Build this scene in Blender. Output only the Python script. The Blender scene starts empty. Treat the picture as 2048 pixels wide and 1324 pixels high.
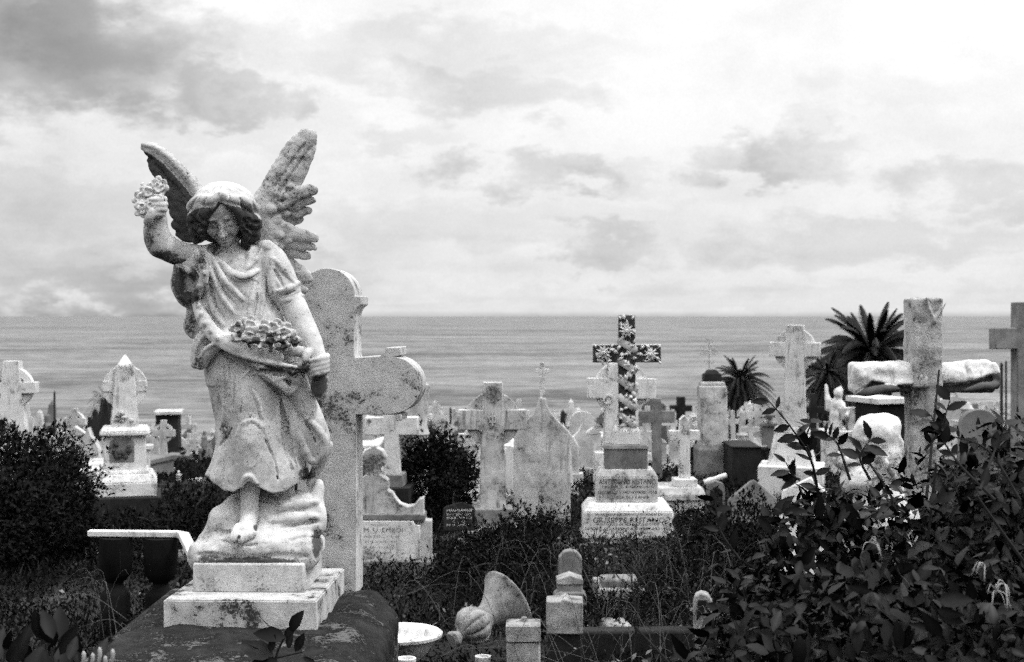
import bpy, math, random
import numpy as np
import openvdb as vdb
from mathutils import Vector, Matrix, Euler

random.seed(7)
RNG = np.random.default_rng(11)
R = math.radians
SC = bpy.context.scene
COL = SC.collection
EYE = 1.65
FPX = 2844.0          # focal length in pixels of the 2048 px wide photograph

def P(px, py, Y):
    """point at distance Y on the sight line through photograph pixel px,py"""
    return Vector(((px - 1024.0) / FPX * Y, Y, EYE + (632.0 - py) / FPX * Y))

_GY = [0, 4, 6, 10, 14, 18, 22, 26, 30, 40, 60, 100, 121]
_GZ = [-1.62, -1.66, -1.74, -1.97, -2.22, -2.50, -2.71, -2.92, -3.16, -3.9, -5.6, -8.6, -10.3]
def ground_np(x, y):
    """hillside falling to the sea, a little lower towards the left"""
    t = np.clip((-x/np.maximum(y, 1.0)-.08)/.14, 0, 1)*np.clip((y-12)/20, 0, 1)
    return EYE + np.interp(y, _GY, _GZ) - .011*y*t
def ground_z(Y, x=0.0):
    return float(ground_np(np.float64(x), np.float64(Y)))

# ---------------------------------------------------------------- objects
def tag(o, label=None, cat=None, group=None, kind=None):
    if label: o['label'] = label
    if cat: o['category'] = cat
    if group: o['group'] = group
    if kind: o['kind'] = kind
    return o

def link(o, parent=None):
    COL.objects.link(o)
    if parent is not None: o.parent = parent
    return o

def empty(name, loc, rz=0.0, tilt=(0.0, 0.0)):
    o = bpy.data.objects.new(name, None)
    o.empty_display_size = 0.1
    o.location = loc
    o.rotation_euler = (tilt[0], tilt[1], rz)
    return link(o)

def finish_mesh(me, mats, smooth=True, angle=35):
    for m in (mats if isinstance(mats, (list, tuple)) else [mats]):
        me.materials.append(m)
    n = len(me.polygons)
    if smooth and n:
        me.polygons.foreach_set('use_smooth', np.ones(n, bool))
        if angle < 180:
            me.set_sharp_from_angle(angle=R(angle))
    me.update()

class MB:
    """collects shapes for one mesh"""
    def __init__(s):
        s.v = []; s.f = []
    def add(s, vs, fs):
        b = len(s.v)
        s.v += [tuple(v) for v in vs]
        s.f += [tuple(b + i for i in f) for f in fs]
        return s
    def box(s, x0, x1, y0, y1, z0, z1, tx=1.0, ty=1.0):
        cx, cy = (x0+x1)/2, (y0+y1)/2; hx, hy = (x1-x0)/2, (y1-y0)/2
        vs = [(cx-hx, cy-hy, z0), (cx+hx, cy-hy, z0), (cx+hx, cy+hy, z0), (cx-hx, cy+hy, z0),
              (cx-hx*tx, cy-hy*ty, z1), (cx+hx*tx, cy-hy*ty, z1), (cx+hx*tx, cy+hy*ty, z1), (cx-hx*tx, cy+hy*ty, z1)]
        return s.add(vs, [(3, 2, 1, 0), (4, 5, 6, 7), (0, 1, 5, 4), (1, 2, 6, 5), (2, 3, 7, 6), (3, 0, 4, 7)])
    def pyramid(s, x0, x1, y0, y1, z0, z1):
        return s.add([(x0, y0, z0), (x1, y0, z0), (x1, y1, z0), (x0, y1, z0), ((x0+x1)/2, (y0+y1)/2, z1)],
                     [(3, 2, 1, 0), (0, 1, 4), (1, 2, 4), (2, 3, 4), (3, 0, 4)])
    def prism(s, pts, y0, y1):
        n = len(pts)
        a = sum(pts[i][0]*pts[(i+1) % n][1] - pts[(i+1) % n][0]*pts[i][1] for i in range(n))
        if a < 0: pts = pts[::-1]
        vs = [(x, y0, z) for x, z in pts] + [(x, y1, z) for x, z in pts]
        fs = [tuple(range(n)), tuple(range(2*n-1, n-1, -1))]
        fs += [(i, n+i, n+(i+1) % n, (i+1) % n) for i in range(n)]
        return s.add(vs, fs)
    def ring(s, cx, cz, r0, r1, y0, y1, a0=0, a1=360, n=40):
        full = abs(a1-a0) >= 359.9
        m = n if full else n+1
        vs = []
        for i in range(m):
            a = R(a0 + (a1-a0)*i/n); c, q = math.cos(a), math.sin(a)
            vs += [(cx+r0*c, y0, cz+r0*q), (cx+r1*c, y0, cz+r1*q), (cx+r1*c, y1, cz+r1*q), (cx+r0*c, y1, cz+r0*q)]
        fs = []
        for i in range(n):
            p, q = 4*i, 4*((i+1) % m)
            for j in range(4):
                k = (j+1) % 4
                fs.append((p+j, q+j, q+k, p+k))
        if not full:
            fs += [(0, 1, 2, 3), (4*n+3, 4*n+2, 4*n+1, 4*n)]
        return s.add(vs, fs)
    def lathe(s, prof, seg=28, c=(0, 0, 0), M=None):
        vs = []; fs = []
        for r, z in prof:
            for i in range(seg):
                a = 2*math.pi*i/seg
                v = Vector((r*math.cos(a), r*math.sin(a), z))
                if M is not None: v = M @ v
                vs.append((v.x+c[0], v.y+c[1], v.z+c[2]))
        for j in range(len(prof)-1):
            for i in range(seg):
                k = (i+1) % seg
                fs.append((j*seg+i, j*seg+k, (j+1)*seg+k, (j+1)*seg+i))
        fs.append(tuple(range(seg-1, -1, -1)))
        fs.append(tuple(range((len(prof)-1)*seg, len(prof)*seg)))
        return s.add(vs, fs)
    def tube(s, pts, rads, seg=6):
        pts = [Vector(p) for p in pts]
        if not isinstance(rads, (list, tuple)): rads = [rads]*len(pts)
        vs = []; fs = []
        for i, p in enumerate(pts):
            t = (pts[min(i+1, len(pts)-1)] - pts[max(i-1, 0)])
            t = t.normalized() if t.length > 1e-9 else Vector((0, 0, 1))
            u = t.cross(Vector((0.31, 0.9, 0.2)))
            u = u.normalized() if u.length > 1e-6 else Vector((1, 0, 0))
            w = t.cross(u)
            for j in range(seg):
                a = 2*math.pi*j/seg
                vs.append(p + (u*math.cos(a) + w*math.sin(a))*rads[i])
        for i in range(len(pts)-1):
            for j in range(seg):
                k = (j+1) % seg
                fs.append((i*seg+j, i*seg+k, (i+1)*seg+k, (i+1)*seg+j))
        fs.append(tuple(range(seg-1, -1, -1)))
        fs.append(tuple(range((len(pts)-1)*seg, len(pts)*seg)))
        return s.add(vs, fs)
    def blob(s, c, r, seg=14, rings=9, M=None):
        prof = [(math.sin(math.pi*i/rings), -math.cos(math.pi*i/rings)) for i in range(rings+1)]
        prof[0] = (0.02, -1); prof[-1] = (0.02, 1)
        S = Matrix.Diagonal(Vector(r))
        return s.lathe(prof, seg, c, (M @ S) if M is not None else S)
    def xform(s, M, i0=0):
        for i in range(i0, len(s.v)):
            s.v[i] = tuple(M @ Vector(s.v[i]))
        return s
    def build(s, name, mat, parent=None, bevel=0.0, angle=35, loc=None, seg=2):
        me = bpy.data.meshes.new(name)
        me.from_pydata(s.v, [], s.f)
        finish_mesh(me, mat, angle=angle)
        o = link(bpy.data.objects.new(name, me), parent)
        if loc is not None: o.location = loc
        if bevel:
            b = o.modifiers.new('edge wear', 'BEVEL'); b.width = bevel; b.segments = seg; b.limit_method = 'ANGLE'; b.angle_limit = R(32)
        return o

def np_mesh(name, verts, faces, mat, parent=None, attrs=None, smooth=True, angle=180):
    """fast mesh from numpy arrays; faces (n,k) with constant k"""
    me = bpy.data.meshes.new(name)
    nv, (nf, k) = len(verts), faces.shape
    me.vertices.add(nv); me.vertices.foreach_set('co', np.ascontiguousarray(verts, np.float32).ravel())
    me.loops.add(nf*k); me.loops.foreach_set('vertex_index', np.ascontiguousarray(faces, np.int32).ravel())
    me.polygons.add(nf)
    me.polygons.foreach_set('loop_start', np.arange(0, nf*k, k, dtype=np.int32))
    me.polygons.foreach_set('loop_total', np.full(nf, k, np.int32))
    me.update(calc_edges=True)
    for an, arr in (attrs or {}).items():
        at = me.attributes.new(an, 'FLOAT', 'POINT')
        at.data.foreach_set('value', np.ascontiguousarray(arr, np.float32))
    finish_mesh(me, mat, smooth, angle)
    return link(bpy.data.objects.new(name, me), parent)

def spline(pts, n=6):
    """Catmull-Rom through points (any dimension)"""
    A = np.array(pts, float)
    if len(A) < 3: 
        t = np.linspace(0, 1, n+1)[:, None]
        return A[0]*(1-t) + A[-1]*t
    B = np.vstack([2*A[0]-A[1], A, 2*A[-1]-A[-2]])
    out = []
    for i in range(1, len(B)-2):
        for t in np.linspace(0, 1, n, endpoint=False):
            p0, p1, p2, p3 = B[i-1], B[i], B[i+1], B[i+2]
            out.append(0.5*((2*p1) + (-p0+p2)*t + (2*p0-5*p1+4*p2-p3)*t*t + (-p0+3*p1-3*p2+p3)*t**3))
    out.append(A[-1])
    return np.array(out)

# ---------------------------------------------------------------- noise and sculpting field
_LAT = np.random.default_rng(3).random((32, 32, 32)).astype(np.float32)
def vnoise(x, y, z, f=1.0, seed=0):
    x = x*f + 17.3*seed + 1000; y = y*f + 5.1*seed + 1000; z = z*f + 9.7*seed + 1000
    xi = np.floor(x).astype(np.int32); yi = np.floor(y).astype(np.int32); zi = np.floor(z).astype(np.int32)
    xf = x-xi; yf = y-yi; zf = z-zi
    xf = xf*xf*(3-2*xf); yf = yf*yf*(3-2*yf); zf = zf*zf*(3-2*zf)
    x0, y0, z0 = xi & 31, yi & 31, zi & 31; x1, y1, z1 = (xi+1) & 31, (yi+1) & 31, (zi+1) & 31
    L = _LAT
    a = L[x0, y0, z0]*(1-xf) + L[x1, y0, z0]*xf
    b = L[x0, y1, z0]*(1-xf) + L[x1, y1, z0]*xf
    c = L[x0, y0, z1]*(1-xf) + L[x1, y0, z1]*xf
    d = L[x0, y1, z1]*(1-xf) + L[x1, y1, z1]*xf
    return (a*(1-yf)+b*yf)*(1-zf) + (c*(1-yf)+d*yf)*zf - 0.5

def smin(a, b, k):
    if k <= 0: return np.minimum(a, b)
    h = np.maximum(k-np.abs(a-b), 0)/k
    return np.minimum(a, b) - h*h*k*0.25
def smax(a, b, k):
    return -smin(-a, -b, k)

class Field:
    """signed distance sculpting on a voxel grid (metres)"""
    def __init__(s, lo, hi, vox):
        s.lo = np.array(lo, float); s.vox = vox
        s.n = np.ceil((np.array(hi)-s.lo)/vox).astype(int)+1
        s.F = np.full(s.n, 0.2, np.float32)
    def sub(s, lo, hi):
        i0 = np.clip(np.floor((np.array(lo)-s.lo)/s.vox).astype(int), 0, s.n)
        i1 = np.clip(np.ceil((np.array(hi)-s.lo)/s.vox).astype(int)+1, 0, s.n)
        if (i1 <= i0).any(): return None, None
        ax = [(s.lo[j]+np.arange(i0[j], i1[j])*s.vox).astype(np.float32) for j in range(3)]
        sl = tuple(slice(i0[j], i1[j]) for j in range(3))
        return sl, (ax[0][:, None, None], ax[1][None, :, None], ax[2][None, None, :])
    def put(s, sl, d, op, k):
        if op == 'u': s.F[sl] = smin(s.F[sl], d, k)
        elif op == 's': s.F[sl] = smax(s.F[sl], -d, k)
        elif op == 'i': s.F[sl] = smax(s.F[sl], d, k)
    def ell(s, c, r, k=0.0, op='u', M=None):
        c = np.array(c, float); r = np.array(r, float)
        m = (r.max() if M is not None else r) + k + 4*s.vox
        sl, g = s.sub(c-m, c+m)
        if sl is None: return s
        p = [g[j]-c[j] for j in range(3)]
        if M is not None:
            T = np.array(M)[:3, :3].T
            p = [T[j, 0]*p[0]+T[j, 1]*p[1]+T[j, 2]*p[2] for j in range(3)]
        k0 = np.sqrt(sum((p[j]/r[j])**2 for j in range(3)))
        k1 = np.sqrt(sum((p[j]/r[j]**2)**2 for j in range(3)))+1e-9
        s.put(sl, (k0*(k0-1)/k1).astype(np.float32), op, k); return s
    def cone(s, a, b, ra, rb, k=0.0, op='u', flat=1.0):
        a = np.array(a, float); b = np.array(b, float)
        rm = max(ra, rb)*max(1, flat)+k+4*s.vox
        sl, g = s.sub(np.minimum(a, b)-rm, np.maximum(a, b)+rm)
        if sl is None: return s
        w = np.array([1, 1/flat, 1])
        a2, b2 = a*w, b*w
        p = [g[j]*w[j]-a2[j] for j in range(3)]; d = b2-a2; L = (d*d).sum()+1e-12
        t = np.clip((p[0]*d[0]+p[1]*d[1]+p[2]*d[2])/L, 0, 1)
        q = np.sqrt((p[0]-t*d[0])**2+(p[1]-t*d[1])**2+(p[2]-t*d[2])**2)-(ra+(rb-ra)*t)
        s.put(sl, (q*min(1, flat)).astype(np.float32), op, k); return s
    def poly(s, pts, rads, k=0.0, op='u', flat=1.0):
        for i in range(len(pts)-1):
            s.cone(pts[i], pts[i+1], rads[i], rads[i+1], k, op, flat)
        return s
    def box(s, c, h, r=0.0, k=0.0, op='u', M=None):
        c = np.array(c, float); h = np.array(h, float)
        m = (np.linalg.norm(h) if M is not None else h)+k+4*s.vox
        sl, g = s.sub(c-m, c+m)
        if sl is None: return s
        p = [g[j]-c[j] for j in range(3)]
        if M is not None:
            T = np.array(M)[:3, :3].T
            p = [T[j, 0]*p[0]+T[j, 1]*p[1]+T[j, 2]*p[2] for j in range(3)]
        q = [np.abs(p[j])-(h[j]-r) for j in range(3)]
        d = np.sqrt(sum(np.maximum(x, 0)**2 for x in q)) + np.minimum(np.maximum(np.maximum(q[0], q[1]), q[2]), 0) - r
        s.put(sl, d.astype(np.float32), op, k); return s
    def fn(s, lo, hi, f, k=0.0, op='u'):
        sl, g = s.sub(lo, hi)
        if sl is None: return s
        s.put(sl, f(*g).astype(np.float32), op, k); return s
    def rough(s, amp, f, seed=0, oct=2):
        ax = [(s.lo[j]+np.arange(s.n[j])*s.vox).astype(np.float32) for j in range(3)]
        m = np.abs(s.F) < 6*s.vox+3*amp
        i = np.nonzero(m)
        x, y, z = ax[0][i[0]], ax[1][i[1]], ax[2][i[2]]
        v = 0
        for o in range(oct):
            v = v + vnoise(x, y, z, f*2**o, seed+o)*amp*2/2**o
        s.F[i] += v.astype(np.float32); return s
    def sample(s, pts):
        q = np.round((np.asarray(pts)-s.lo)/s.vox).astype(int)
        q = np.clip(q, 0, s.n-1)
        return s.F[q[:, 0], q[:, 1], q[:, 2]]
    def mesh(s, name, mat, parent=None, origin=(0, 0, 0), grime_shade=None, smooth=1):
        F = s.F
        for _ in range(smooth):
            G = F.copy()
            for ax in range(3):
                G = 0.5*G + 0.25*(np.roll(G, 1, ax)+np.roll(G, -1, ax))
            F = G
        F = F.copy()
        F[[0, -1]] = .1; F[:, [0, -1]] = .1; F[:, :, [0, -1]] = .1
        gr = vdb.FloatGrid(0.2); gr.copyFromArray(np.ascontiguousarray(F, np.float32))
        p, q = gr.convertToQuads(0.0)
        p = p*s.vox + s.lo
        at = {'grime_shade': grime_shade(p)} if grime_shade is not None else None
        q = q[:, ::-1]
        return np_mesh(name, p-np.array(origin), q, mat, parent, at)
# ---------------------------------------------------------------- materials (black-and-white world: every colour is a grey)
def nodes_of(m):
    m.use_nodes = True
    nt = m.node_tree; nt.nodes.clear()
    return nt
def N(nt, t, **kw):
    n = nt.nodes.new(t)
    for k, v in kw.items():
        if k.startswith('i_'):
            key = k[2:]; key = int(key) if key.isdigit() else key
            n.inputs[key].default_value = v
        else: setattr(n, k, v)
    return n
def L(nt, a, b): nt.links.new(a, b)
def MATH(nt, op, a, b=None, c=None, clamp=False):
    n = nt.nodes.new('ShaderNodeMath'); n.operation = op; n.use_clamp = clamp
    for i, x in enumerate((a, b, c)):
        if x is None: continue
        if isinstance(x, (int, float)): n.inputs[i].default_value = x
        else: nt.links.new(x, n.inputs[i])
    return n.outputs[0]
def STEP(nt, x, a, b, lo=0.0, hi=1.0):
    n = nt.nodes.new('ShaderNodeMapRange'); n.interpolation_type = 'SMOOTHSTEP'
    for i, v in enumerate((x, a, b, lo, hi)):
        if isinstance(v, (int, float)): n.inputs[i].default_value = v
        else: nt.links.new(v, n.inputs[i])
    return n.outputs[0]
def NOISE(nt, vec, scale, detail=4, rough=0.55, dist=0.0):
    n = nt.nodes.new('ShaderNodeTexNoise'); nt.links.new(vec, n.inputs['Vector'])
    n.inputs['Scale'].default_value = scale; n.inputs['Detail'].default_value = detail
    n.inputs['Roughness'].default_value = rough; n.inputs['Distortion'].default_value = dist
    return n.outputs[0]
def MAPV(nt, vec, scale):
    n = nt.nodes.new('ShaderNodeMapping'); nt.links.new(vec, n.inputs[0]); n.inputs['Scale'].default_value = scale
    return n.outputs[0]

def stone(name, light=0.62, dark=0.06, mott=0.35, speck=0.5, streak=0.4, fine=90.0, big=5.0, bump=0.25, rough=0.85, grime_shade=1.0, spread=0.5, spec=0.2):
    """weathered stone: pale body, mottling, black lichen specks, rain streaks, painted-on dirt and shade from the 'grime_shade' attribute"""
    m = bpy.data.materials.new(name); nt = nodes_of(m)
    tc = N(nt, 'ShaderNodeTexCoord'); oi = N(nt, 'ShaderNodeObjectInfo')
    off = N(nt, 'ShaderNodeVectorMath', operation='MULTIPLY_ADD')
    L(nt, oi.outputs['Random'], off.inputs[0]); off.inputs[1].default_value = (37, 21, 53); L(nt, tc.outputs['Object'], off.inputs[2])
    v = off.outputs[0]
    n1 = NOISE(nt, v, big, 7, 0.62)
    n2 = NOISE(nt, v, fine*2.0, 4, 0.7)
    n3 = NOISE(nt, MAPV(nt, v, (1, 1, 0.09)), big*6.0, 7, 0.68, 0.5)
    n4 = NOISE(nt, v, fine*0.8, 7, 0.72, 0.2)
    n5 = NOISE(nt, v, fine*0.13, 7, 0.7, 0.3)
    body = MATH(nt, 'MULTIPLY', STEP(nt, n1, 0.30, 0.72, 1.0-mott, 1.0), STEP(nt, n5, 0.30, 0.66, 1.0-mott*0.8, 1.0))
    grain = MATH(nt, 'MULTIPLY_ADD', n2, 1.1, 0.45)
    base = MATH(nt, 'MULTIPLY', MATH(nt, 'MULTIPLY', body, grain), light)
    # lichen specks gather in patches
    patch = STEP(nt, MATH(nt, 'ADD', MATH(nt, 'MULTIPLY', n1, 0.6), MATH(nt, 'MULTIPLY', n5, 0.4)), 0.58, 0.36)
    thr = MATH(nt, 'MULTIPLY_ADD', patch, 0.20*spread, -0.10*spread)
    sp = STEP(nt, MATH(nt, 'ADD', n4, thr), 0.575, 0.65)
    sp2 = STEP(nt, MATH(nt, 'ADD', n2, thr), 0.59, 0.66)
    spk = MATH(nt, 'MULTIPLY', MATH(nt, 'MAXIMUM', sp, MATH(nt, 'MULTIPLY', sp2, 0.8)), speck, clamp=True)
    st = MATH(nt, 'MULTIPLY', STEP(nt, n3, 0.54, 0.74), streak)
    # soot and lichen stains plus painted shade: a stipple that thickens towards each centre
    ga = N(nt, 'ShaderNodeAttribute', attribute_name='grime_shade')
    g1 = MATH(nt, 'MULTIPLY', ga.outputs['Fac'], grime_shade)
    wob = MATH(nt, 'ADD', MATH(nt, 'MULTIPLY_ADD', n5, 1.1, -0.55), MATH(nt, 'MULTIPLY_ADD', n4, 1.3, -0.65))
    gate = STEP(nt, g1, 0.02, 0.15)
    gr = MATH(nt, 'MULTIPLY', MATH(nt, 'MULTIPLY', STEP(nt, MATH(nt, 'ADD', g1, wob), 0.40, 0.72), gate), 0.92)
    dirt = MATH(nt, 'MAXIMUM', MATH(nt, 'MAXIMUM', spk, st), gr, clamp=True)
    mix = N(nt, 'ShaderNodeMix', data_type='FLOAT')
    L(nt, dirt, mix.inputs[0]); L(nt, base, mix.inputs[2]); mix.inputs[3].default_value = dark
    col = N(nt, 'ShaderNodeCombineColor')
    for i in range(3): L(nt, mix.outputs[0], col.inputs[i])
    b = N(nt, 'ShaderNodeBump', i_Strength=bump, i_Distance=0.01)
    h = MATH(nt, 'ADD', MATH(nt, 'MULTIPLY', n4, 0.6), MATH(nt, 'ADD', MATH(nt, 'MULTIPLY', n2, 0.3), n5))
    L(nt, h, b.inputs['Height'])
    pb = N(nt, 'ShaderNodeBsdfPrincipled', i_Roughness=rough)
    pb.inputs['Specular IOR Level'].default_value = spec
    L(nt, col.outputs[0], pb.inputs['Base Color']); L(nt, b.outputs[0], pb.inputs['Normal'])
    out = N(nt, 'ShaderNodeOutputMaterial'); L(nt, pb.outputs[0], out.inputs[0])
    return m

def foliage(name, lo, hi, rough=0.5, spec=0.4, vein=False, trans=0.0):
    """leaf: grey varies leaf by leaf through the 'rnd' attribute and within the leaf by noise"""
    m = bpy.data.materials.new(name); nt = nodes_of(m)
    a = N(nt, 'ShaderNodeAttribute', attribute_name='rnd')
    tc = N(nt, 'ShaderNodeTexCoord')
    n = NOISE(nt, tc.outputs['Object'], 60, 3)
    f = MATH(nt, 'MULTIPLY_ADD', a.outputs['Fac'], hi-lo, lo)
    f = MATH(nt, 'MULTIPLY', f, MATH(nt, 'MULTIPLY_ADD', n, 0.9, 0.55))
    if vein:
        e = N(nt, 'ShaderNodeAttribute', attribute_name='vein')
        f = MATH(nt, 'MULTIPLY', f, MATH(nt, 'MULTIPLY_ADD', e.outputs['Fac'], 1.2, 0.85))
    c = N(nt, 'ShaderNodeCombineColor')
    for i in range(3): L(nt, f, c.inputs[i])
    pb = N(nt, 'ShaderNodeBsdfPrincipled', i_Roughness=rough); pb.inputs['Specular IOR Level'].default_value = spec
    L(nt, c.outputs[0], pb.inputs['Base Color'])
    out = N(nt, 'ShaderNodeOutputMaterial'); L(nt, pb.outputs[0], out.inputs[0])
    return m

def plain(name, v, rough=0.7, var=0.3, scale=30, spec=0.12, metal=0.0):
    m = bpy.data.materials.new(name); nt = nodes_of(m)
    tc = N(nt, 'ShaderNodeTexCoord')
    n = NOISE(nt, tc.outputs['Object'], scale, 5, 0.65)
    f = MATH(nt, 'MULTIPLY', MATH(nt, 'MULTIPLY_ADD', n, 2*var, 1-var), v)
    c = N(nt, 'ShaderNodeCombineColor')
    for i in range(3): L(nt, f, c.inputs[i])
    pb = N(nt, 'ShaderNodeBsdfPrincipled', i_Roughness=rough, i_Metallic=metal); pb.inputs['Specular IOR Level'].default_value = spec
    L(nt, c.outputs[0], pb.inputs['Base Color'])
    b = N(nt, 'ShaderNodeBump', i_Strength=0.2, i_Distance=0.01); L(nt, n, b.inputs['Height']); L(nt, b.outputs[0], pb.inputs['Normal'])
    out = N(nt, 'ShaderNodeOutputMaterial'); L(nt, pb.outputs[0], out.inputs[0])
    return m

M = dict(
    marble=stone('statue marble', 0.66, 0.022, 0.30, 0.75, 0.10, 150, 7, 0.25, spread=0.6),
    wing_pale=stone('speckled wing marble', 0.54, 0.025, 0.32, 0.9, 0.05, 150, 8, 0.4, spread=1.0),
    cross=stone('lichen freckled marble', 0.60, 0.025, 0.30, 0.92, 0.12, 140, 4, 0.3, spread=1.55),
    plinth=stone('patchy marble plinth', 0.58, 0.02, 0.35, 0.95, 0.1, 110, 8, 0.35, spread=1.7),
    sandstone=stone('blackened sandstone', 0.040, 0.20, 0.75, 0.55, 0.12, 60, 7, 1.0, spread=1.3, spec=.06),
    pale=stone('pale headstone marble', 0.70, 0.05, 0.20, 0.85, 0.75, 70, 3.4, 0.4, spread=1.2),
    mottled=stone('mottled headstone marble', 0.60, 0.035, 0.42, 0.9, 0.9, 60, 3.6, 0.4, spread=1.3),
    grey=stone('grey weathered stone', 0.26, 0.03, 0.45, 0.6, 0.45, 50, 3, 0.4),
    darkst=stone('dark granite', 0.026, 0.005, 0.5, 0.5, 0.4, 50, 4, 0.3, rough=0.7, spec=.10),
    lichen=stone('lichen covered stone', 0.40, 0.025, 0.5, 0.95, 0.3, 110, 9, 0.6, spread=1.2),
    far=stone('distant marble', 0.68, 0.05, 0.40, 0.7, 0.6, 12, 1.2, 0.2),
    farg=stone('distant grey stone', 0.20, 0.04, 0.4, 0.4, 0.5, 12, 1.2, 0.2),
    fard=stone('distant dark stone', 0.03, 0.010, 0.4, 0.4, 0.5, 12, 1.2, 0.2, spec=.08),
    recess=stone('blackened carved ground', 0.08, 0.02, 0.6, 0.6, 0.2, 90, 8, 0.4),
    blackst=stone('soot black stone', 0.011, 0.004, 0.5, 0.5, 0.4, 50, 4, 0.3, rough=0.8, spec=.05),
    shaft=stone('mossy pitted stone', 0.56, 0.03, 0.45, 0.85, 0.3, 100, 9, 0.6, spread=1.4),
    letter=plain('dark lettering', 0.03, 0.8, 0.6, 60),
    letterw=plain('pale lettering', 0.55, 0.8, 0.4, 60),
    iron=plain('rusty iron', 0.03, 0.7, 0.5, 40),
    paleiron=plain('pale painted iron', 0.4, 0.6, 0.4, 40),
    bark=plain('bark', 0.02, 0.9, 0.5, 40),
    twig=plain('dry twig', 0.085, 0.9, 0.6, 30),
    soil=plain('soil', 0.02, 0.95, 0.6, 6),
    bigleaf=foliage('broad leaf', 0.0016, 0.015, 0.48, 0.10, vein=True),
    scrubleaf=foliage('scrub leaf', 0.0022, 0.022, 0.7, 0.03),
    shrubleaf=foliage('dark shrub leaf', 0.0016, 0.014, 0.6, 0.05),
    grassm=foliage('grass', 0.005, 0.034, 0.7, 0.04),
    palmleaf=foliage('palm leaflet', 0.004, 0.018, 0.55, 0.1),
    litter=foliage('dead leaf', 0.02, 0.20, 0.8, 0.1),
    petal=plain('honeysuckle petal', 0.3, 0.6, 0.2, 60),
)
# ---------------------------------------------------------------- the angel
YC = 4.58
PXM = YC/FPX                      # metres per photograph pixel at the statue
def S(px, py, d=0.0):
    return np.array(P(px, py, YC + d*PXM))
def px_of(p):
    Y = p[:, 1]
    return p[:, 0]/Y*FPX+1024, 632-(p[:, 2]-EYE)/Y*FPX
def s_ell(F, c, r, k=0, op='u', Mx=None):
    return F.ell(S(*c), np.array(r)*PXM, k*PXM, op, Mx)
def s_cone(F, a, b, ra, rb, k=0, op='u', flat=1.0):
    return F.cone(S(*a), S(*b), ra*PXM, rb*PXM, k*PXM, op, flat)
def s_poly(F, pts, rads, k=0, op='u', flat=1.0, n=5):
    q = spline(pts, n)
    if isinstance(rads, (int, float)): rr = np.full(len(q), float(rads))
    else: rr = np.interp(np.linspace(0, 1, len(q)), np.linspace(0, 1, len(rads)), rads)
    return F.poly([S(*p) for p in q], rr*PXM, k*PXM, op, flat)
def depth_of(F, px, py, d0=-140, d1=120):
    d = np.arange(d0, d1, 1.0)
    v = F.sample([S(px, py, t) for t in d])
    i = np.nonzero(v < 0)[0]
    return d[i[0]] if len(i) else None
def drape(F, pts, r, off=0.3, k=4, op='u', n=5, flat=1.0):
    """a fold laid on the carved surface: 2-D path, depth found on the stone"""
    q = spline(pts, n); rr = np.interp(np.linspace(0, 1, len(q)), np.linspace(0, 1, len(r)), r) if isinstance(r, (list, tuple)) else np.full(len(q), float(r))
    ds = [depth_of(F, *p) for p in q]
    last = next((x for x in ds if x is not None), 0.0)
    out = []
    for x in ds:
        last = x if x is not None else last
        out.append(last)
    out = np.convolve(np.pad(out, 2, 'edge'), np.ones(5)/5, 'valid')
    c = [S(p[0], p[1], d+off*rj) for p, d, rj in zip(q, out, rr)]
    return F.poly(c, rr*PXM, k*PXM, op, flat)
def s_field(px0, px1, py0, py1, d0, d1, vox):
    c = np.array([S(a, b, d) for a in (px0, px1) for b in (py0, py1) for d in (d0, d1)])
    return Field(c.min(0)-.006, c.max(0)+.006, vox)
def make_grime_shade(spots, base=0.0):
    """soot stains and painted shade: centre, radius across, radius down, strength"""
    sp = np.array([(t if len(t) == 5 else (t[0], t[1], t[2], t[2], t[3])) for t in spots], float).reshape(-1, 5)
    def g(p):
        u, v = px_of(p); out = np.full(len(p), base)
        for a, b, c, e, d in sp:
            q = np.sqrt(((u-a)/c)**2+((v-b)/e)**2)
            out = np.maximum(out, d*np.clip(1.5-q, 0, 1))
        return out
    return g

def slices(F, tab, folds=None, k=0, op='u', grow=0.0, zc=None):
    """stack of elliptical cross-sections: rows py, cx, rx, ry, cd (pixels)"""
    T = np.array(tab, float)
    zz = EYE+(632-T[:, 0])*PXM
    o = np.argsort(zz); zz = zz[o]; T = T[o]
    cx = (T[:, 1]-1024)*PXM; rx = T[:, 2]*PXM+grow; ry = T[:, 3]*PXM+grow; cd = YC+T[:, 4]*PXM
    def f(x, y, z):
        zf = z.ravel()
        c = np.interp(zf, zz, cx)[None, None, :]; a = np.interp(zf, zz, rx)[None, None, :]
        b = np.interp(zf, zz, ry)[None, None, :]; e = np.interp(zf, zz, cd)[None, None, :]
        X = x-c; Y = y-e
        q = np.sqrt((X/a)**2+(Y/b)**2)+1e-6
        r = np.sqrt(X*X+Y*Y)
        if folds is not None:
            th = np.arctan2(X/a, -Y/b)       # 0 faces the viewer, + to the right
            q = q - folds(th, (632-(z-EYE)/PXM))
        d = (q-1)*r/np.maximum(q, 0.3)
        top = np.maximum(z-zz[-1], zz[0]-z)
        return np.maximum(d, top)
    lo = (cx.min()-rx.max()*1.2, (cd-ry*1.3).min(), zz[0]-0.01); hi = (cx.max()+rx.max()*1.2, (cd+ry*1.3).max(), zz[-1]+0.01)
    return F.fn(lo, hi, f, k*PXM, op)

STATUE_BASE = Vector(((500-1024)/FPX*4.59, 4.59, EYE+(632-1186)/FPX*4.42))

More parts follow.
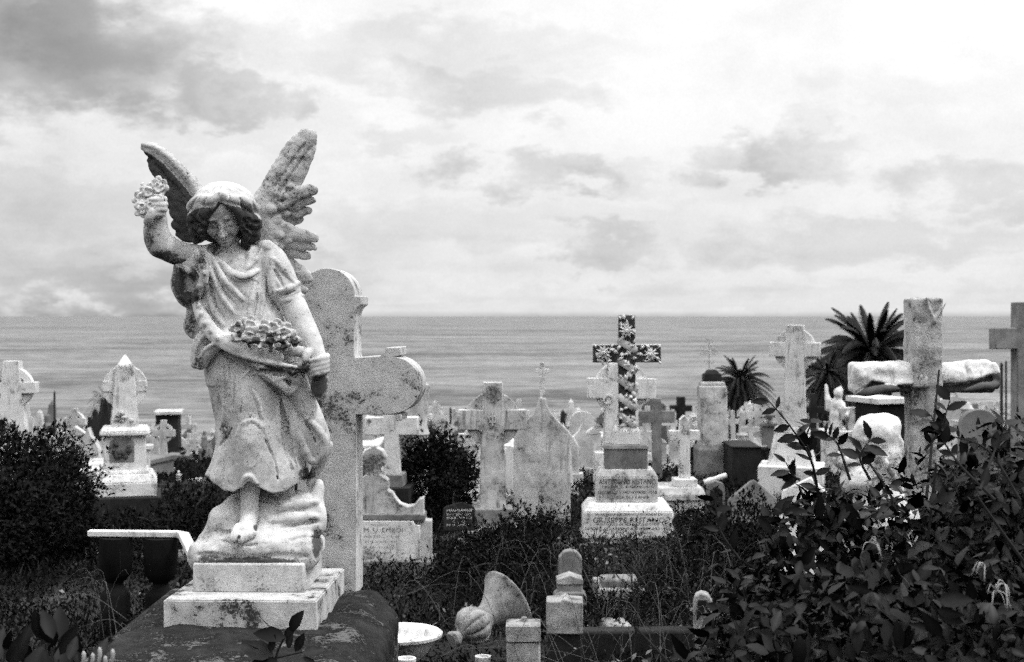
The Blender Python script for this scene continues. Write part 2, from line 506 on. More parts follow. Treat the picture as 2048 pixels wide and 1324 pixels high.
def build_angel():
    root = empty('angel_statue', STATUE_BASE)
    tag(root, 'pale marble winged angel with raised right arm holding flowers, standing on a rock', 'statue')
    O = tuple(STATUE_BASE)
    # ------------------------------------------------------------ body: head, neck, arms, foot
    B = s_field(262, 670, 345, 1096, -118, 80, 0.0026)
    hm = (Euler((R(33), 0, 0)).to_matrix())
    hm = Euler((0, R(-7), 0)).to_matrix() @ hm
    hm = Euler((0, 0, R(4))).to_matrix() @ hm
    HO = S(444, 429, -22)
    def hp(x, y, z): return HO + np.array(hm @ Vector((x, y, z)))*PXM
    def hell(c, r, k=0, op='u'): B.ell(hp(*c), np.array(r)*PXM, k*PXM, op, hm)
    hell((0, 8, 18), (44, 50, 44))
    hell((0, -12, -10), (33, 31, 42), 10)
    for q in (-1, 1):
        hell((q*18, -27, -16), (14, 14, 15), 8)
        hell((q*12, -35.5, 12), (11, 9, 4.4), 3)
    hell((0, -37, -44), (10.5, 10, 9), 7)
    hell((0, -28, -40), (18, 12, 12), 8)
    for q in (-1, 1):
        hell((q*16, -49, 1.5), (10.8, 14.5, 8.6), 2.0, 's')
        hell((q*16, -35.2, -1.0), (8.8, 8.6, 6.2), 0.6)
        B.cone(hp(q*8, -41.0, -4.5), hp(q*23, -37, -4.0), 1.4*PXM, 1.2*PXM, 0.8*PXM)
        B.cone(hp(q*9, -42.5, -8.2), hp(q*22, -38.5, -7.6), 1.5*PXM, 1.2*PXM, 1.5*PXM, 's')
    B.cone(hp(0, -40, 7), hp(0, -55, -19), 4.0*PXM, 6.0*PXM, 3*PXM)
    for q in (-1, 1): hell((q*5.5, -46, -20), (4.2, 5, 3.6), 2)
    hell((0, -44, -30.5), (7.5, 5.2, 2.8), 1.5)
    hell((0, -44, -36.5), (6.4, 5.8, 3.2), 1.5)
    B.poly([hp(-7, -47.0, -35.0), hp(0, -49, -33.4), hp(7, -47.0, -35.0)], np.array([1.5, 1.8, 1.5])*PXM, 1*PXM, 's')
    hell((0, -46, -40.8), (8, 4, 2.2), 2, 's')
    s_cone(B, (455, 462, 2), (458, 526, 2), 21, 27, 6)
    s_ell(B, (463, 553, 2), (80, 42, 56), 16)
    s_ell(B, (490, 660, 0), (75, 45, 90), 20)
    # raised arm on the left, forearm up
    s_poly(B, [(398, 516, 2), (360, 508, -6), (322, 489, -18)], [24, 21, 24], 8)
    s_poly(B, [(320, 490, -18), (312, 462, -28), (314, 425, -40)], [25, 22.5, 16], 6)
    s_ell(B, (308, 412, -44), (20, 15, 20), 8)
    for i, (x0, y0) in enumerate([(329, 398), (330, 408), (329, 418), (325, 427)]):      # four fingers curled round the stems
        s_poly(B, [(x0, y0, -42), (x0-6, y0+1, -62), (x0-22, y0+2, -69), (x0-32+3*i, y0+3, -62)], [6.3, 6.5, 6.2, 5.2-0.4*i], 1.6)
    s_poly(B, [(303, 434, -44), (297, 444, -58), (299, 436, -69), (304, 422, -72)], [8.5, 8.6, 8.0, 6.5], 3)   # thumb
    # lowered arm on the right
    s_poly(B, [(548, 530, 2), (584, 600, -8), (606, 652, -24)], [27, 21, 22], 8)
    s_poly(B, [(606, 652, -24), (622, 684, -40), (634, 714, -52)], [22, 20, 15], 6)
    s_ell(B, (636, 730, -54), (17, 15, 20), 6)
    for i in range(4):
        y0 = 713+9.0*i
        s_poly(B, [(654, y0-1, -46), (651, y0+2, -64), (637, y0+7, -73), (622+2*i, y0+10, -70)], [6.2, 6.4, 6.1, 5.2-0.5*(i == 3)], 1.5)
    s_poly(B, [(625, 700, -56), (614, 707, -68), (610, 720, -76)], [7.5, 7.2, 5.8], 3)
    # bare foot and shin
    s_cone(B, (500, 940, -38), (499, 1028, -42), 22, 16.5, 8)
    s_ell(B, (486, 1030, -40), (5, 6, 6), 4)
    s_cone(B, (499, 1034, -44), (490, 1062, -80), 18, 15, 8)
    s_ell(B, (495, 1045, -36), (17, 14, 26), 6)
    s_poly(B, [(476, 1054, -78), (470, 1068, -92), (467, 1077, -97)], [8, 7.6, 7.4], 2)
    for i in range(4):
        s_poly(B, [(484+8.5*i, 1059-2*i, -82), (483+8.6*i, 1073-2.4*i, -98+2*i), (482+8.6*i, 1082-3.4*i, -100+4*i)], [6.2-0.4*i, 6-0.4*i, 5.6-0.5*i], 1.2)
    s_cone(B, (560, 940, -5), (575, 1020, 10), 24, 20, 8)
    B.rough(0.0008, 60, 1)
    gb = make_grime_shade([(296, 480, 14, 36, .6), (330, 513, 40, 16, .72), (358, 524, 26, 12, .8), (308, 462, 20, 26, .35), (428, 468, 20, 44, .50), (432, 452, 6, 12, .34), (420, 456, 11, 4, .42), (461, 453, 11, 4, .40), (447, 488, 9, 3, .42), (446, 475, 8, 3, .42), (420, 470, 10, 20, .42), (424, 490, 22, 16, .8), (450, 503, 30, 6, .55), (440, 432, 30, 8, .4), (446, 490, 20, 8, .42), (470, 525, 40, 20, .22), (428, 458, 10, 12, .45), (463, 469, 6, 4, .62), (405, 505, 14, .8),
                     (425, 470, 14, .35), (478, 1074, 5, .8), (638, 776, 30, .95), (430, 508, 16, .6), (512, 1055, 7, .7)])  # some spots are shade painted under the chin, lower lip and eyelids
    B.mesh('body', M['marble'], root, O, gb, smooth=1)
    # ------------------------------------------------------------ hair
    H = s_field(366, 530, 352, 506, -100, 66, 0.0024)
    s_ell(H, (447, 414, -14), (64, 60, 51))
    s_ell(H, (447, 440, 12), (56, 45, 50), 10)
    s_ell(H, (445, 462, -84), (34, 58, 58), 3, 's')
    brim = [(381, 414, -18), (391, 406, -38), (404, 398, -56), (416, 401, -68), (428, 401, -74), (437, 393, -75), (446, 390, -75), (457, 396, -76), (470, 400, -72), (486, 401, -62), (502, 409, -46), (513, 424, -26)]
    s_poly(H, brim, [9, 10, 8.5, 10, 9.5, 7, 7, 8.5, 9.5, 10, 10, 8], 3)
    s_poly(H, [(396, 424, -30), (385, 438, -26), (394, 452, -22), (389, 464, -16), (400, 474, -10), (398, 482, 0)], [12, 11, 12, 10, 9, 5], 3)
    s_poly(H, [(410, 418, -62), (404, 432, -60), (409, 446, -54), (403, 460, -44), (409, 476, -30)], [9, 9, 8, 8, 6], 2)
    s_poly(H, [(500, 430, -34), (511, 444, -28), (502, 458, -20), (509, 470, -12), (494, 482, -6), (492, 494, 2)], [13, 12, 13, 11, 12, 7], 3)
    s_poly(H, [(488, 426, -52), (496, 440, -46), (487, 454, -42), (496, 468, -34), (488, 482, -22)], [9, 9, 8, 8, 6], 2)
    s_poly(H, [(439, 400, -70), (428, 411, -72), (417, 423, -66), (411, 440, -56)], [6, 8, 9, 7], 2)
    s_poly(H, [(446, 400, -70), (460, 409, -72), (474, 420, -66), (483, 440, -54)], [6, 8, 9, 7], 2)
    s_poly(H, [(452, 404, -72), (466, 416, -72), (474, 432, -64)], [4, 5, 4], 1)
    for c in [(381, 452, -14), (392, 482, -4), (517, 452, -14), (513, 476, -6), (504, 490, 2)]: s_ell(H, c, (8, 8, 7), 2)
    for t in range(6):                                             # combed grooves from the crown to the fringe
        a = (t-2.5)/2.6
        drape(H, [(447+20*a, 368+8*abs(a)), (447+44*a, 380+7*abs(a)), (446+62*a, 394+12*abs(a)), (446+66*a, 408+14*abs(a))], [0.8, 1.4, 1.6, 2.2], 0.0, 3, 's')
    for x0, y0, x1, y1 in [(382, 432, 398, 446), (384, 446, 400, 456), (386, 460, 404, 470), (392, 474, 408, 482), (496, 438, 516, 446), (492, 452, 514, 460), (490, 466, 512, 474), (486, 480, 506, 486), (398, 430, 408, 442), (400, 446, 408, 458), (486, 438, 496, 448), (484, 456, 494, 464)]:
        drape(H, [(x0, y0), ((x0+x1)/2, (y0+y1)/2+3), (x1, y1)], 3.2, 0.2, 2, 's')
    H.rough(0.0016, 45, 4)
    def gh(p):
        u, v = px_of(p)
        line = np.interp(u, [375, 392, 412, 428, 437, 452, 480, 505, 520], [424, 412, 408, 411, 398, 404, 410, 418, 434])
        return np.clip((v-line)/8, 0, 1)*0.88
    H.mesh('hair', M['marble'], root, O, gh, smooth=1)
    # ------------------------------------------------------------ robe
    C = s_field(338, 676, 480, 1000, -125, 95, 0.0023); HI = C.lo+(C.n-1.5)*C.vox  # same grid for the skirt
    torso = [(486, 462, 40, 22, 4), (497, 463, 68, 32, 4), (515, 465, 78, 42, 2), (545, 466, 74, 47, 0), (580, 473, 73, 46, 0), (620, 484, 77, 46, 0),
             (660, 492, 82, 48, 0), (700, 498, 88, 52, 0), (745, 502, 93, 55, 0), (770, 506, 92, 58, 0)]
    slices(C, torso)
    def pleats(th, v):
        w = np.clip((v-760)/180, 0, 1)
        return (0.030*np.sin(7*th+0.6)+0.020*np.sin(13*th+2.0))*w*np.clip(np.abs(th)-0.35, 0, 1) - 0.01*w
    skirt = [(690, 500, 88, 54, 0), (740, 503, 94, 56, 0), (790, 506, 86, 54, 0), (840, 514, 82, 56, 0), (890, 518, 84, 62, 0), (925, 518, 93, 70, 0), (950, 514, 102, 76, 0), (985, 514, 98, 80, 0), (1002, 514, 92, 82, 0)]
    K = Field(C.lo, HI, 0.0023)
    slices(K, skirt, pleats)
    # left thigh, knee and shin push the cloth forward
    for c, r in [((500, 800, -40), (44, 70, 40)), ((503, 880, -58), (33, 42, 30)), ((504, 925, -54), (34, 48, 30))]:
        K.ell(S(*c), np.array((r[0], r[2], r[1]))*PXM, 22*PXM)
    # hem: wavy cut, hollow underneath
    def hemcut(x, y, z):
        u = x/y*FPX+1024; v = 632-(z-EYE)/y*FPX
        h = np.interp(u.ravel() if u.ndim == 1 else u, [400, 413, 424, 447, 467, 483, 498, 506, 519, 544, 570, 598, 611, 640], [946, 951, 963, 981, 984, 973, 962, 966, 976, 988, 984, 964, 950, 930])
        back = np.clip((y-(YC-0.02))/0.08, 0, 1)
        h = h*(1-back)+960*back
        return (v-h)*PXM
    K.fn(K.lo, HI-np.array((0, 0, .62)), hemcut, 2*PXM, 'i')
    Ki = Field(C.lo, HI, 0.0023)
    slices(Ki, [(930, 517, 82, 60, 0), (950, 514, 95, 69, 0), (985, 514, 91, 73, 0), (1010, 514, 90, 76, 0)])
    K.F = smax(K.F, -Ki.F, 2*PXM)
    C.F = smin(C.F, K.F, 6*PXM); del K, Ki
    # sleeve on the lowered arm
    s_poly(C, [(537, 514, 4), (553, 545, 0), (575, 586, -8)], [27, 29, 26], 8)
    s_poly(C, [(528, 494, -4), (536, 497, -6)], [13, 12], 6)
    # sleeve hanging from the raised arm, open towards us
    s_poly(C, [(400, 516, 0), (384, 545, 6), (378, 590, 12)], [26, 32, 26], 8)
    s_poly(C, [(372, 536, 6), (360, 570, 10), (372, 602, 14)], [20, 17, 10], 6)
    s_poly(C, [(364, 552, -34), (372, 588, -22)], [15, 12], 3, 's')
    drape(C, [(350, 532), (352, 560), (361, 590), (378, 606)], [4, 5, 5, 4], 0.0, 2)
    drape(C, [(352, 530), (372, 540), (392, 552), (398, 580), (388, 598)], [4, 6, 6, 6, 5], 0.0, 3)
    # tail of cloth behind the left hip
    s_poly(C, [(388, 612, 18), (382, 650, 22), (398, 668, 22)], [10, 15, 12], 4, flat=.6)
    s_cone(C, (376, 655, 22), (396, 676, 22), 6, 5, 4)
    # neckline opened to the chest
    s_poly(C, [(463, 488, -55), (466, 520, -56), (474, 541, -58)], [44, 26, 7], 3, 's')
    s_ell(C, (455, 492, -30), (46, 45, 24), 3, 's')
    # lap of the gathered apron and its edge
    s_ell(C, (510, 682, -46), (76, 34, 30), 14)
    s_poly(C, [(545, 690, -66), (580, 700, -66), (612, 706, -58), (622, 716, -54)], [14, 11, 9, 8], 4, flat=.7)
    edge = [(386, 598, -14), (399, 640, -38), (424, 676, -62), (461, 702, -80), (507, 718, -90), (548, 727, -88), (598, 736, -74), (618, 730, -60)]
    s_poly(C, edge, [4, 4.6, 4.8, 4.8, 4.8, 4.8, 4.8, 4], 2.5)
    s_poly(C, [(392, 600, -16), (408, 640, -42), (434, 672, -64), (470, 692, -80), (510, 704, -86), (560, 714, -84)], [8, 10, 11, 11, 11, 9], 5, flat=.55)
    s_poly(C, [(395, 505, -26), (404, 525, -36), (410, 550, -40), (400, 578, -32), (390, 604, -20)], [6, 9, 9, 8, 6], 3, flat=.7)
    s_poly(C, [(386, 508, -22), (384, 528, -28), (400, 550, -36), (413, 566, -44)], [2.6, 3, 3, 2.6], 1.5)
    s_poly(C, [(402, 502, -34), (413, 528, -46), (414, 566, -46)], [2.6, 3.2, 2.6], 1.5)
    # roll of cloth on the left hip
    s_poly(C, [(420, 662, -34), (400, 690, -34), (393, 726, -30)], [14, 15, 12], 3)
    s_poly(C, [(440, 688, -56), (416, 706, -48), (402, 730, -38)], [10, 13, 11], 2)
    s_poly(C, [(430, 690, -40), (470, 716, -60), (515, 733, -70), (560, 742, -68), (606, 748, -50)], [5, 7, 7, 7, 6], 2, 's')
    # lower layer hanging under the apron
    s_poly(C, [(500, 728, -58), (535, 748, -62), (570, 775, -60)], [8, 12, 8], 5)
    s_poly(C, [(556, 740, -58), (585, 748, -54), (596, 765, -50)], [14, 13, 7], 5)
    s_poly(C, [(600, 745, -40), (590, 772, -44), (575, 786, -50)], [10, 9, 5], 4)
    # swag on the right of the skirt
    s_poly(C, [(585, 742, -30), (608, 800, -20), (632, 850, -14), (647, 884, -12)], [18, 18, 17, 12], 9)
    s_poly(C, [(640, 880, -12), (640, 905, -12), (632, 928, -14)], [16, 12, 6], 6)
    s_poly(C, [(655, 890, 6), (640, 925, 8), (620, 966, 10)], [10, 9, 7], 4)
    s_poly(C, [(610, 860, -10), (620, 900, -6)], [26, 18], 8)
    # folds laid on the cloth
    up = lambda pts, r, off=0.0, k=2.2: drape(C, pts, [q*1.05 for q in r], off, k, 'u')
    dn = lambda pts, r, off=0.75, k=1.0: drape(C, pts, [q*.72 for q in r], off, k, 's')
    dn([(437, 526), (449, 548), (468, 572), (491, 594)], [2.5, 4.5, 4.5, 2])
    up([(427, 520), (446, 556), (466, 578), (486, 600)], [3, 6, 6.5, 3])
    dn([(428, 537), (439, 564), (450, 586), (472, 610)], [2.5, 4.5, 4.5, 2])
    up([(420, 535), (436, 574), (450, 600), (466, 624)], [3, 6, 6, 3])
    dn([(419, 555), (424, 584), (433, 609), (451, 640)], [2.5, 4.5, 4.5, 2])
    up([(413, 556), (420, 596), (432, 626), (447, 650)], [3, 5.5, 5.5, 3])
    dn([(412, 585), (417, 610), (428, 634), (443, 656)], [2.5, 4, 4, 2])
    up([(443, 524), (462, 545), (480, 554), (500, 551), (517, 541)], [4, 7, 8, 7, 4])
    dn([(466, 553), (482, 559), (500, 556), (515, 547)], [2, 4, 4, 2])
    up([(524, 500), (510, 520), (494, 538)], [3, 4, 4])
    up([(546, 520), (543, 560), (549, 590), (560, 612), (574, 628), (583, 650)], [5, 8, 8, 7, 6, 4])
    dn([(534, 540), (533, 575), (545, 600), (560, 622), (574, 645)], [2, 5, 5, 4, 2])
    up([(510, 560), (504, 600), (498, 632)], [3, 6, 4]); up([(528, 560), (526, 600), (520, 636)], [3, 5, 3])
    dn([(516, 566), (513, 600), (507, 632)], [2, 4, 2])
    up([(556, 582), (576, 577), (597, 566)], [4, 6, 4]); dn([(558, 591), (580, 586), (599, 576)], [2, 4, 2])
    up([(562, 601), (582, 599), (604, 592)], [4, 6, 4]); up([(549, 520), (572, 545), (588, 566)], [4, 6, 3]); dn([(540, 530), (556, 552), (566, 575)], [2, 4, 2])
    up([(442, 704), (446, 750), (449, 800), (448, 840), (441, 856)], [3, 5, 5, 5, 3]); up([(453, 706), (457, 760), (459, 820)], [3, 5, 3]); dn([(448, 712), (452, 770), (454, 820)], [1.5, 3.5, 2])
    dn([(478, 831), (466, 858), (450, 880), (437, 895)], [2, 5, 6, 3]); dn([(436, 760), (438, 800), (436, 834)], [2, 4, 2])
    up([(484, 850), (475, 872), (470, 896), (468, 924)], [2, 3.2, 3, 1.5], .3, 3); up([(485, 850), (505, 841), (522, 854), (536, 878), (542, 908), (540, 948)], [2.5, 3.5, 3.5, 3.2, 3, 1.5], .3, 3)
    dn([(488, 858), (504, 848), (517, 858)], [2, 3, 2])
    up([(570, 806), (580, 840), (588, 870), (594, 905), (607, 930)], [4, 7, 8, 8, 4]); up([(572, 796), (588, 830), (600, 880), (618, 915), (634, 924)], [4, 8, 9, 8, 4])
    dn([(560, 790), (566, 830), (576, 870), (584, 910), (596, 940)], [3, 7, 8, 7, 3]); dn([(604, 830), (618, 855), (632, 885), (634, 905)], [3, 6, 6, 3])
    up([(614, 836), (634, 856), (650, 880), (646, 905), (637, 920)], [4, 6, 7, 6, 4])
    up([(484, 972), (492, 955), (501, 953), (514, 968)], [3, 5, 5, 3]); up([(485, 755), (496, 744), (507, 734)], [2, 3, 2])
    up([(504, 730), (540, 757), (574, 785)], [3, 4, 3]); up([(550, 764), (566, 756), (584, 747)], [2, 3.5, 2]); dn([(520, 752), (545, 775), (566, 790)], [2, 5, 3])
    up([(414, 666), (395, 692), (390, 726)], [3, 4, 3]); up([(434, 684), (406, 704), (396, 726)], [3, 4, 3]); dn([(424, 684), (402, 704), (394, 730)], [1.5, 3, 2])
    dn([(556, 770), (560, 800), (566, 850), (572, 900), (584, 940)], [4, 7, 8, 8, 4]); dn([(600, 790), (612, 830), (622, 860)], [2, 4, 2])
    dn([(440, 700), (470, 722), (510, 740), (560, 748), (600, 748)], [2, 4, 5, 6, 4]); dn([(464, 712), (470, 770), (466, 830)], [1.5, 4, 2])
    dn([(484, 800), (480, 830), (470, 855)], [2, 4, 2]); up([(500, 770), (516, 800), (524, 836)], [2, 5, 3]); dn([(530, 880), (548, 920), (556, 960)], [2, 4, 2]); dn([(452, 910), (448, 940), (446, 965)], [2, 4, 2])
    for (x, y) in [(401, 520), (405, 533), (409, 546), (402, 572), (394, 590), (398, 612), (404, 630), (412, 648), (422, 662), (436, 676)]:   # relief leaves on the border
        d = depth_of(C, x, y)
        if d is not None: s_ell(C, (x, y, d), (5, 5, 6.5), 1)
    # cloth gathered below the fist
    s_poly(C, [(616, 728, -58), (634, 746, -52), (640, 786, -46)], [12, 18, 14], 4)
    for i in range(4): dn([(616, 748+11*i), (634, 750+11*i), (652, 742+11*i)], [2, 3, 2])
    d = depth_of(C, 534, 497)
    s_ell(C, (534, 496, (d or -20)), (7.5, 4, 6.5), 1)             # shoulder button
    C.rough(0.0012, 40, 7); C.rough(0.0028, 9, 9, 1)
    gr = make_grime_shade([(360, 565, 18, 40, .85), (374, 596, 22, 16, .9), (386, 548, 12, 24, .7), (402, 520, 12, 22, .66), (392, 590, 8, 22, .7), (380, 650, 16, 30, .62), (398, 722, 14, 22, .6), (393, 690, 10, 24, .45),
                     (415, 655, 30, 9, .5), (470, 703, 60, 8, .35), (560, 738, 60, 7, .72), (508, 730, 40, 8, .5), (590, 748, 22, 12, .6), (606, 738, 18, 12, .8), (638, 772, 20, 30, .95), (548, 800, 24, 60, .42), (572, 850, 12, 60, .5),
                     (620, 860, 14, 40, .5), (612, 948, 22, 16, .8), (455, 860, 20, 26, .5), (425, 800, 14, 70, .42), (470, 570, 22, 30, .34), (545, 600, 8, 30, .5), (420, 575, 10, 34, .52), (430, 610, 8, 30, .4), (500, 970, 22, 8, .5), (515, 860, 112, 130, .34), (500, 600, 90, 80, .22), (510, 965, 90, 20, .3), (500, 560, 22, 6, .5)])  # darker patches along the apron edge, folds and hem
    C.mesh('robe', M['marble'], root, O, gr, smooth=1)
    # ------------------------------------------------------------ wings
    def feather(F, pts, rads, k=1.5, flat=0.45, n=4):
        s_poly(F, pts, rads, k, 'u', flat, n)
    W = s_field(486, 650, 252, 592, 0, 110, 0.0027)
    feather(W, [(520, 440, 48), (542, 390, 50), (572, 330, 54), (600, 288, 58), (622, 270, 62)], [24, 22, 18, 15, 9], 8)
    feather(W, [(555, 400, 56), (590, 350, 60), (614, 305, 64), (624, 284, 66)], [20, 18, 14, 7], 4)
    feather(W, [(545, 410, 62), (585, 365, 66), (608, 330, 68)], [18, 14, 8], 3)
    feather(W, [(545, 420, 50), (590, 390, 54), (620, 381, 56), (629, 381, 57)], [18, 14, 10, 7], 2)
    feather(W, [(545, 430, 56), (590, 408, 60), (618, 402, 62), (627, 401, 63)], [16, 13, 9, 6], 1.5)
    feather(W, [(545, 440, 62), (588, 426, 66), (612, 422, 68), (620, 420, 69)], [16, 12, 9, 6], 1.5)
    feather(W, [(540, 445, 66), (580, 440, 72), (600, 440, 74)], [16, 12, 8], 1.5)
    feather(W, [(545, 455, 52), (590, 468, 56), (622, 474, 58), (631, 476, 59)], [20, 14, 9, 7], 2)
    feather(W, [(545, 470, 58), (590, 486, 62), (618, 493, 64), (627, 494, 65)], [18, 13, 9, 7], 1.5)
    feather(W, [(540, 480, 64), (585, 502, 68), (608, 510, 70), (616, 512, 71)], [18, 13, 9, 7], 1.5)
    feather(W, [(540, 500, 70), (575, 530, 74), (602, 548, 76), (614, 560, 77)], [20, 18, 15, 10], 2)
    feather(W, [(560, 540, 72), (590, 565, 76), (608, 580, 78)], [16, 13, 8], 2)
    s_ell(W, (530, 460, 58), (34, 22, 60), 10)
    for (x, y, rr) in [(548, 384, 11), (563, 392, 11), (556, 412, 12), (571, 428, 11), (552, 440, 13), (572, 455, 12), (556, 470, 12), (578, 480, 9), (560, 494, 10), (540, 420, 14), (580, 372, 9), (545, 490, 12)]:
        d = depth_of(W, x, y, -20, 120)
        if d is not None: s_ell(W, (x, y, d+2), (rr, 6, rr*0.8), 3)
    for p0, p1, p2 in [((552, 372), (584, 322), (618, 278)), ((560, 384), (594, 334), (622, 296)), ((566, 352), (592, 312), (612, 284))]:
        drape(W, [p0, p1, p2], [1.5, 2.6, 1.5], 0.0, 2, 's')
    W.rough(0.0016, 45, 13); W.rough(0.0012, 110, 14, 1)
    gw = make_grime_shade([(565, 395, 26, .45), (560, 420, 20, .4), (600, 300, 30, .35), (615, 285, 20, .4)])
    w1 = W.mesh('wing', M['wing_pale'], root, O, gw, smooth=1)
    tag(w1, 'pale speckled wing beside the lowered arm')
    V = s_field(270, 430, 272, 500, 0, 105, 0.0027)
    feather(V, [(410, 430, 44), (380, 378, 48), (345, 335, 52), (312, 305, 56), (290, 293, 60)], [22, 20, 16, 11, 6], 6)
    feather(V, [(400, 440, 54), (362, 392, 58), (330, 352, 62), (305, 320, 64)], [22, 20, 16, 10], 5)
    feather(V, [(395, 440, 60), (355, 410, 64), (336, 392, 66)], [20, 18, 12], 4)
    feather(V, [(398, 446, 56), (365, 432, 60), (346, 424, 62)], [20, 15, 11], 2)
    feather(V, [(398, 450, 62), (370, 452, 66), (350, 448, 68)], [20, 15, 10], 2)
    feather(V, [(400, 465, 66), (376, 470, 70), (358, 466, 72)], [18, 14, 9], 2)
    s_poly(V, [(412, 425, 34), (388, 374, 38), (356, 332, 44), (318, 300, 50), (288, 289, 56)], [14, 10, 7, 6, 4], 3)
    for p in [[(386, 396), (350, 350), (316, 314)], [(376, 404), (344, 366), (314, 334)], [(382, 420), (356, 402)]]:
        drape(V, p, [1.5, 2.6, 1.5], 0.0, 2, 's')
    V.rough(0.0016, 45, 15); V.rough(0.0012, 110, 16, 1)
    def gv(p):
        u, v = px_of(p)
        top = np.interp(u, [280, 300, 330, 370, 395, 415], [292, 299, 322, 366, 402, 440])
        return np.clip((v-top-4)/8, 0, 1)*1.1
    w2 = V.mesh('wing', M['wing_pale'], root, O, gv, smooth=1)
    tag(w2, 'blackened wing behind the raised arm')
    # ------------------------------------------------------------ flowers in the raised hand and in the lap
    def petals(F, c, r, n, seed):
        rg = np.random.default_rng(seed)
        x, y, d = c
        for ring, (ro, el, sz) in enumerate(((.62, .35, .58), (.34, .95, .44))):
            for i in range(n):
                a = 2*math.pi*(i+.5*ring)/n + rg.uniform(-.25, .25)
                ra = Vector((math.cos(a), -el*rg.uniform(.7, 1.3), math.sin(a))).normalized(); ta = Vector((-math.sin(a), 0, math.cos(a))); nn = ra.cross(ta)
                Mx = Matrix((ra, nn, ta)).transposed()
                q = r*ro
                s_ell(F, (x+q*math.cos(a), y-q*math.sin(a), d-r*.22-r*.18*ring), (r*sz, r*.13, r*sz*.86), 0.6, 'u', Mx)
        s_ell(F, (x, y, d-r*0.30), (r*.24, r*.26, r*.24), 0.6)
    G = s_field(255, 345, 342, 452, -90, -10, 0.0024)
    for i, (c, r) in enumerate([((318, 375, -50), 18), ((297, 384, -52), 17), ((283, 398, -50), 17), ((285, 418, -54), 17), ((303, 412, -66), 14), ((287, 372, -44), 8), ((318, 360, -42), 9), ((318, 398, -60), 13)]):
        petals(G, c, r, 5 if i % 2 else 6, 30+i)
        s_ell(G, (c[0], c[1], c[2]+7), (r*.6, r*.5, r*.55), 2)
    for c in [(313, 386, -70), (330, 377, -66), (297, 398, -68), (322, 366, -58), (282, 410, -66)]: s_ell(G, c, (3.4, 8, 3.0), 1, 's')
    s_poly(G, [(304, 400, -46), (302, 436, -50)], [7, 6], 2)
    G.rough(0.0012, 60, 21)
    f1 = G.mesh('flower_bunch', M['marble'], root, O, make_grime_shade([(308, 398, 6, .8), (332, 402, 8, .7)]), smooth=1)
    tag(f1, 'carved lilies in the raised hand')
    Q = s_field(440, 615, 625, 725, -130, -45, 0.0024)
    spots = [((474, 656, -78), 15), ((500, 650, -84), 18), ((498, 676, -92), 21), ((528, 660, -92), 19), ((548, 656, -90), 20), ((520, 688, -98), 15), ((543, 684, -98), 19), ((570, 666, -90), 20), ((566, 688, -94), 15), ((590, 680, -80), 14), ((474, 674, -84), 12)]
    for i, (c, r) in enumerate(spots):
        petals(Q, c, r, 5 if i % 3 else 4, 60+i)
    for c, r in [((474, 666, -100), 5), ((486, 660, -104), 5), ((512, 672, -112), 6), ((522, 676, -112), 7), ((532, 674, -114), 6), ((508, 692, -108), 6), ((530, 694, -110), 7), ((556, 674, -110), 6), ((556, 690, -110), 7), ((548, 668, -110), 4), ((578, 680, -102), 6), ((488, 690, -104), 6), ((514, 648, -100), 4), ((558, 648, -104), 4)]:
        s_ell(Q, c, (r, 17, r*.9), 1, 's')
    for y0 in (664, 682): drape(Q, [(478, y0), (500, y0+7), (520, y0+3), (545, y0+8), (575, y0+4)], [2, 3.5, 2.5, 3.5, 2], 0.4, 1.5, 's')
    Q.rough(0.0014, 60, 22)
    f2 = Q.mesh('flower_bunch', M['marble'], root, O, make_grime_shade([(478, 668, 8, .9), (512, 682, 11, .9), (540, 680, 12, .9), (562, 690, 14, 1.0), (590, 690, 12, 1.0), (535, 697, 14, .9), (492, 690, 14, .8), (476, 650, 7, .7)]), smooth=1)  # darker patches over the hollows between blossoms
    tag(f2, 'carved roses gathered in the lap of the robe')
    # ------------------------------------------------------------ rock and base block
    K = s_field(380, 660, 945, 1135, -120, 110, 0.003)
    K.box(S(517, 1100, 0), np.array((125, 92, 26))*PXM, 20*PXM)
    s_ell(K, (515, 1078, -10), (118, 84, 36), 16)
    s_ell(K, (450, 1048, 0), (34, 60, 40), 16)
    s_ell(K, (474, 1022, 14), (32, 50, 34), 12)
    s_ell(K, (556, 1040, 10), (72, 60, 50), 16)
    s_ell(K, (600, 1024, 18), (38, 52, 44), 14)
    s_poly(K, [(636, 964, 24), (632, 1000, 16), (628, 1050, 6)], [5, 11, 24], 8)
    for p in [[(545, 1030), (590, 1022), (628, 1018)], [(560, 1058), (600, 1048), (640, 1044)], [(430, 1060), (450, 1066), (474, 1062)], [(398, 1108), (460, 1114), (540, 1112), (612, 1114)]]:
        drape(K, p, [3, 5, 3], 0.0, 5, 's')
    for p in [[(560, 1014), (600, 1006), (632, 1004)], [(540, 1042), (590, 1034), (632, 1034)]]:
        drape(K, p, [4, 7, 4], 0.2, 6, 'u')
    for p in [[(430, 1030), (456, 1040), (476, 1030)], [(440, 1080), (480, 1092), (540, 1086)], [(520, 1000), (560, 1008), (600, 994)], [(580, 1080), (612, 1074), (640, 1078)]]:
        drape(K, p, [2, 4, 2], 0.4, 3, 's')
    K.rough(0.006, 12, 31); K.rough(0.003, 35, 33)
    K.mesh('rock', M['marble'], root, O, make_grime_shade([(500, 1123, 116, 11, .86), (420, 1118, 30, 12, .7), (634, 1085, 12, 34, .85), (560, 1100, 60, 14, .35), (628, 1040, 16, 12, .5), (500, 1060, 90, 40, .22), (513, 1050, 7, .5), (450, 1000, 16, .4)]), smooth=1)
    x0 = (388-1024)/FPX*4.42-O[0]; x1 = (613-1024)/FPX*4.42-O[0]; z1 = (1186-1127)/FPX*4.42
    b = MB().box(x0, x1, 4.42-O[1], 4.75-O[1], 0.0, z1)
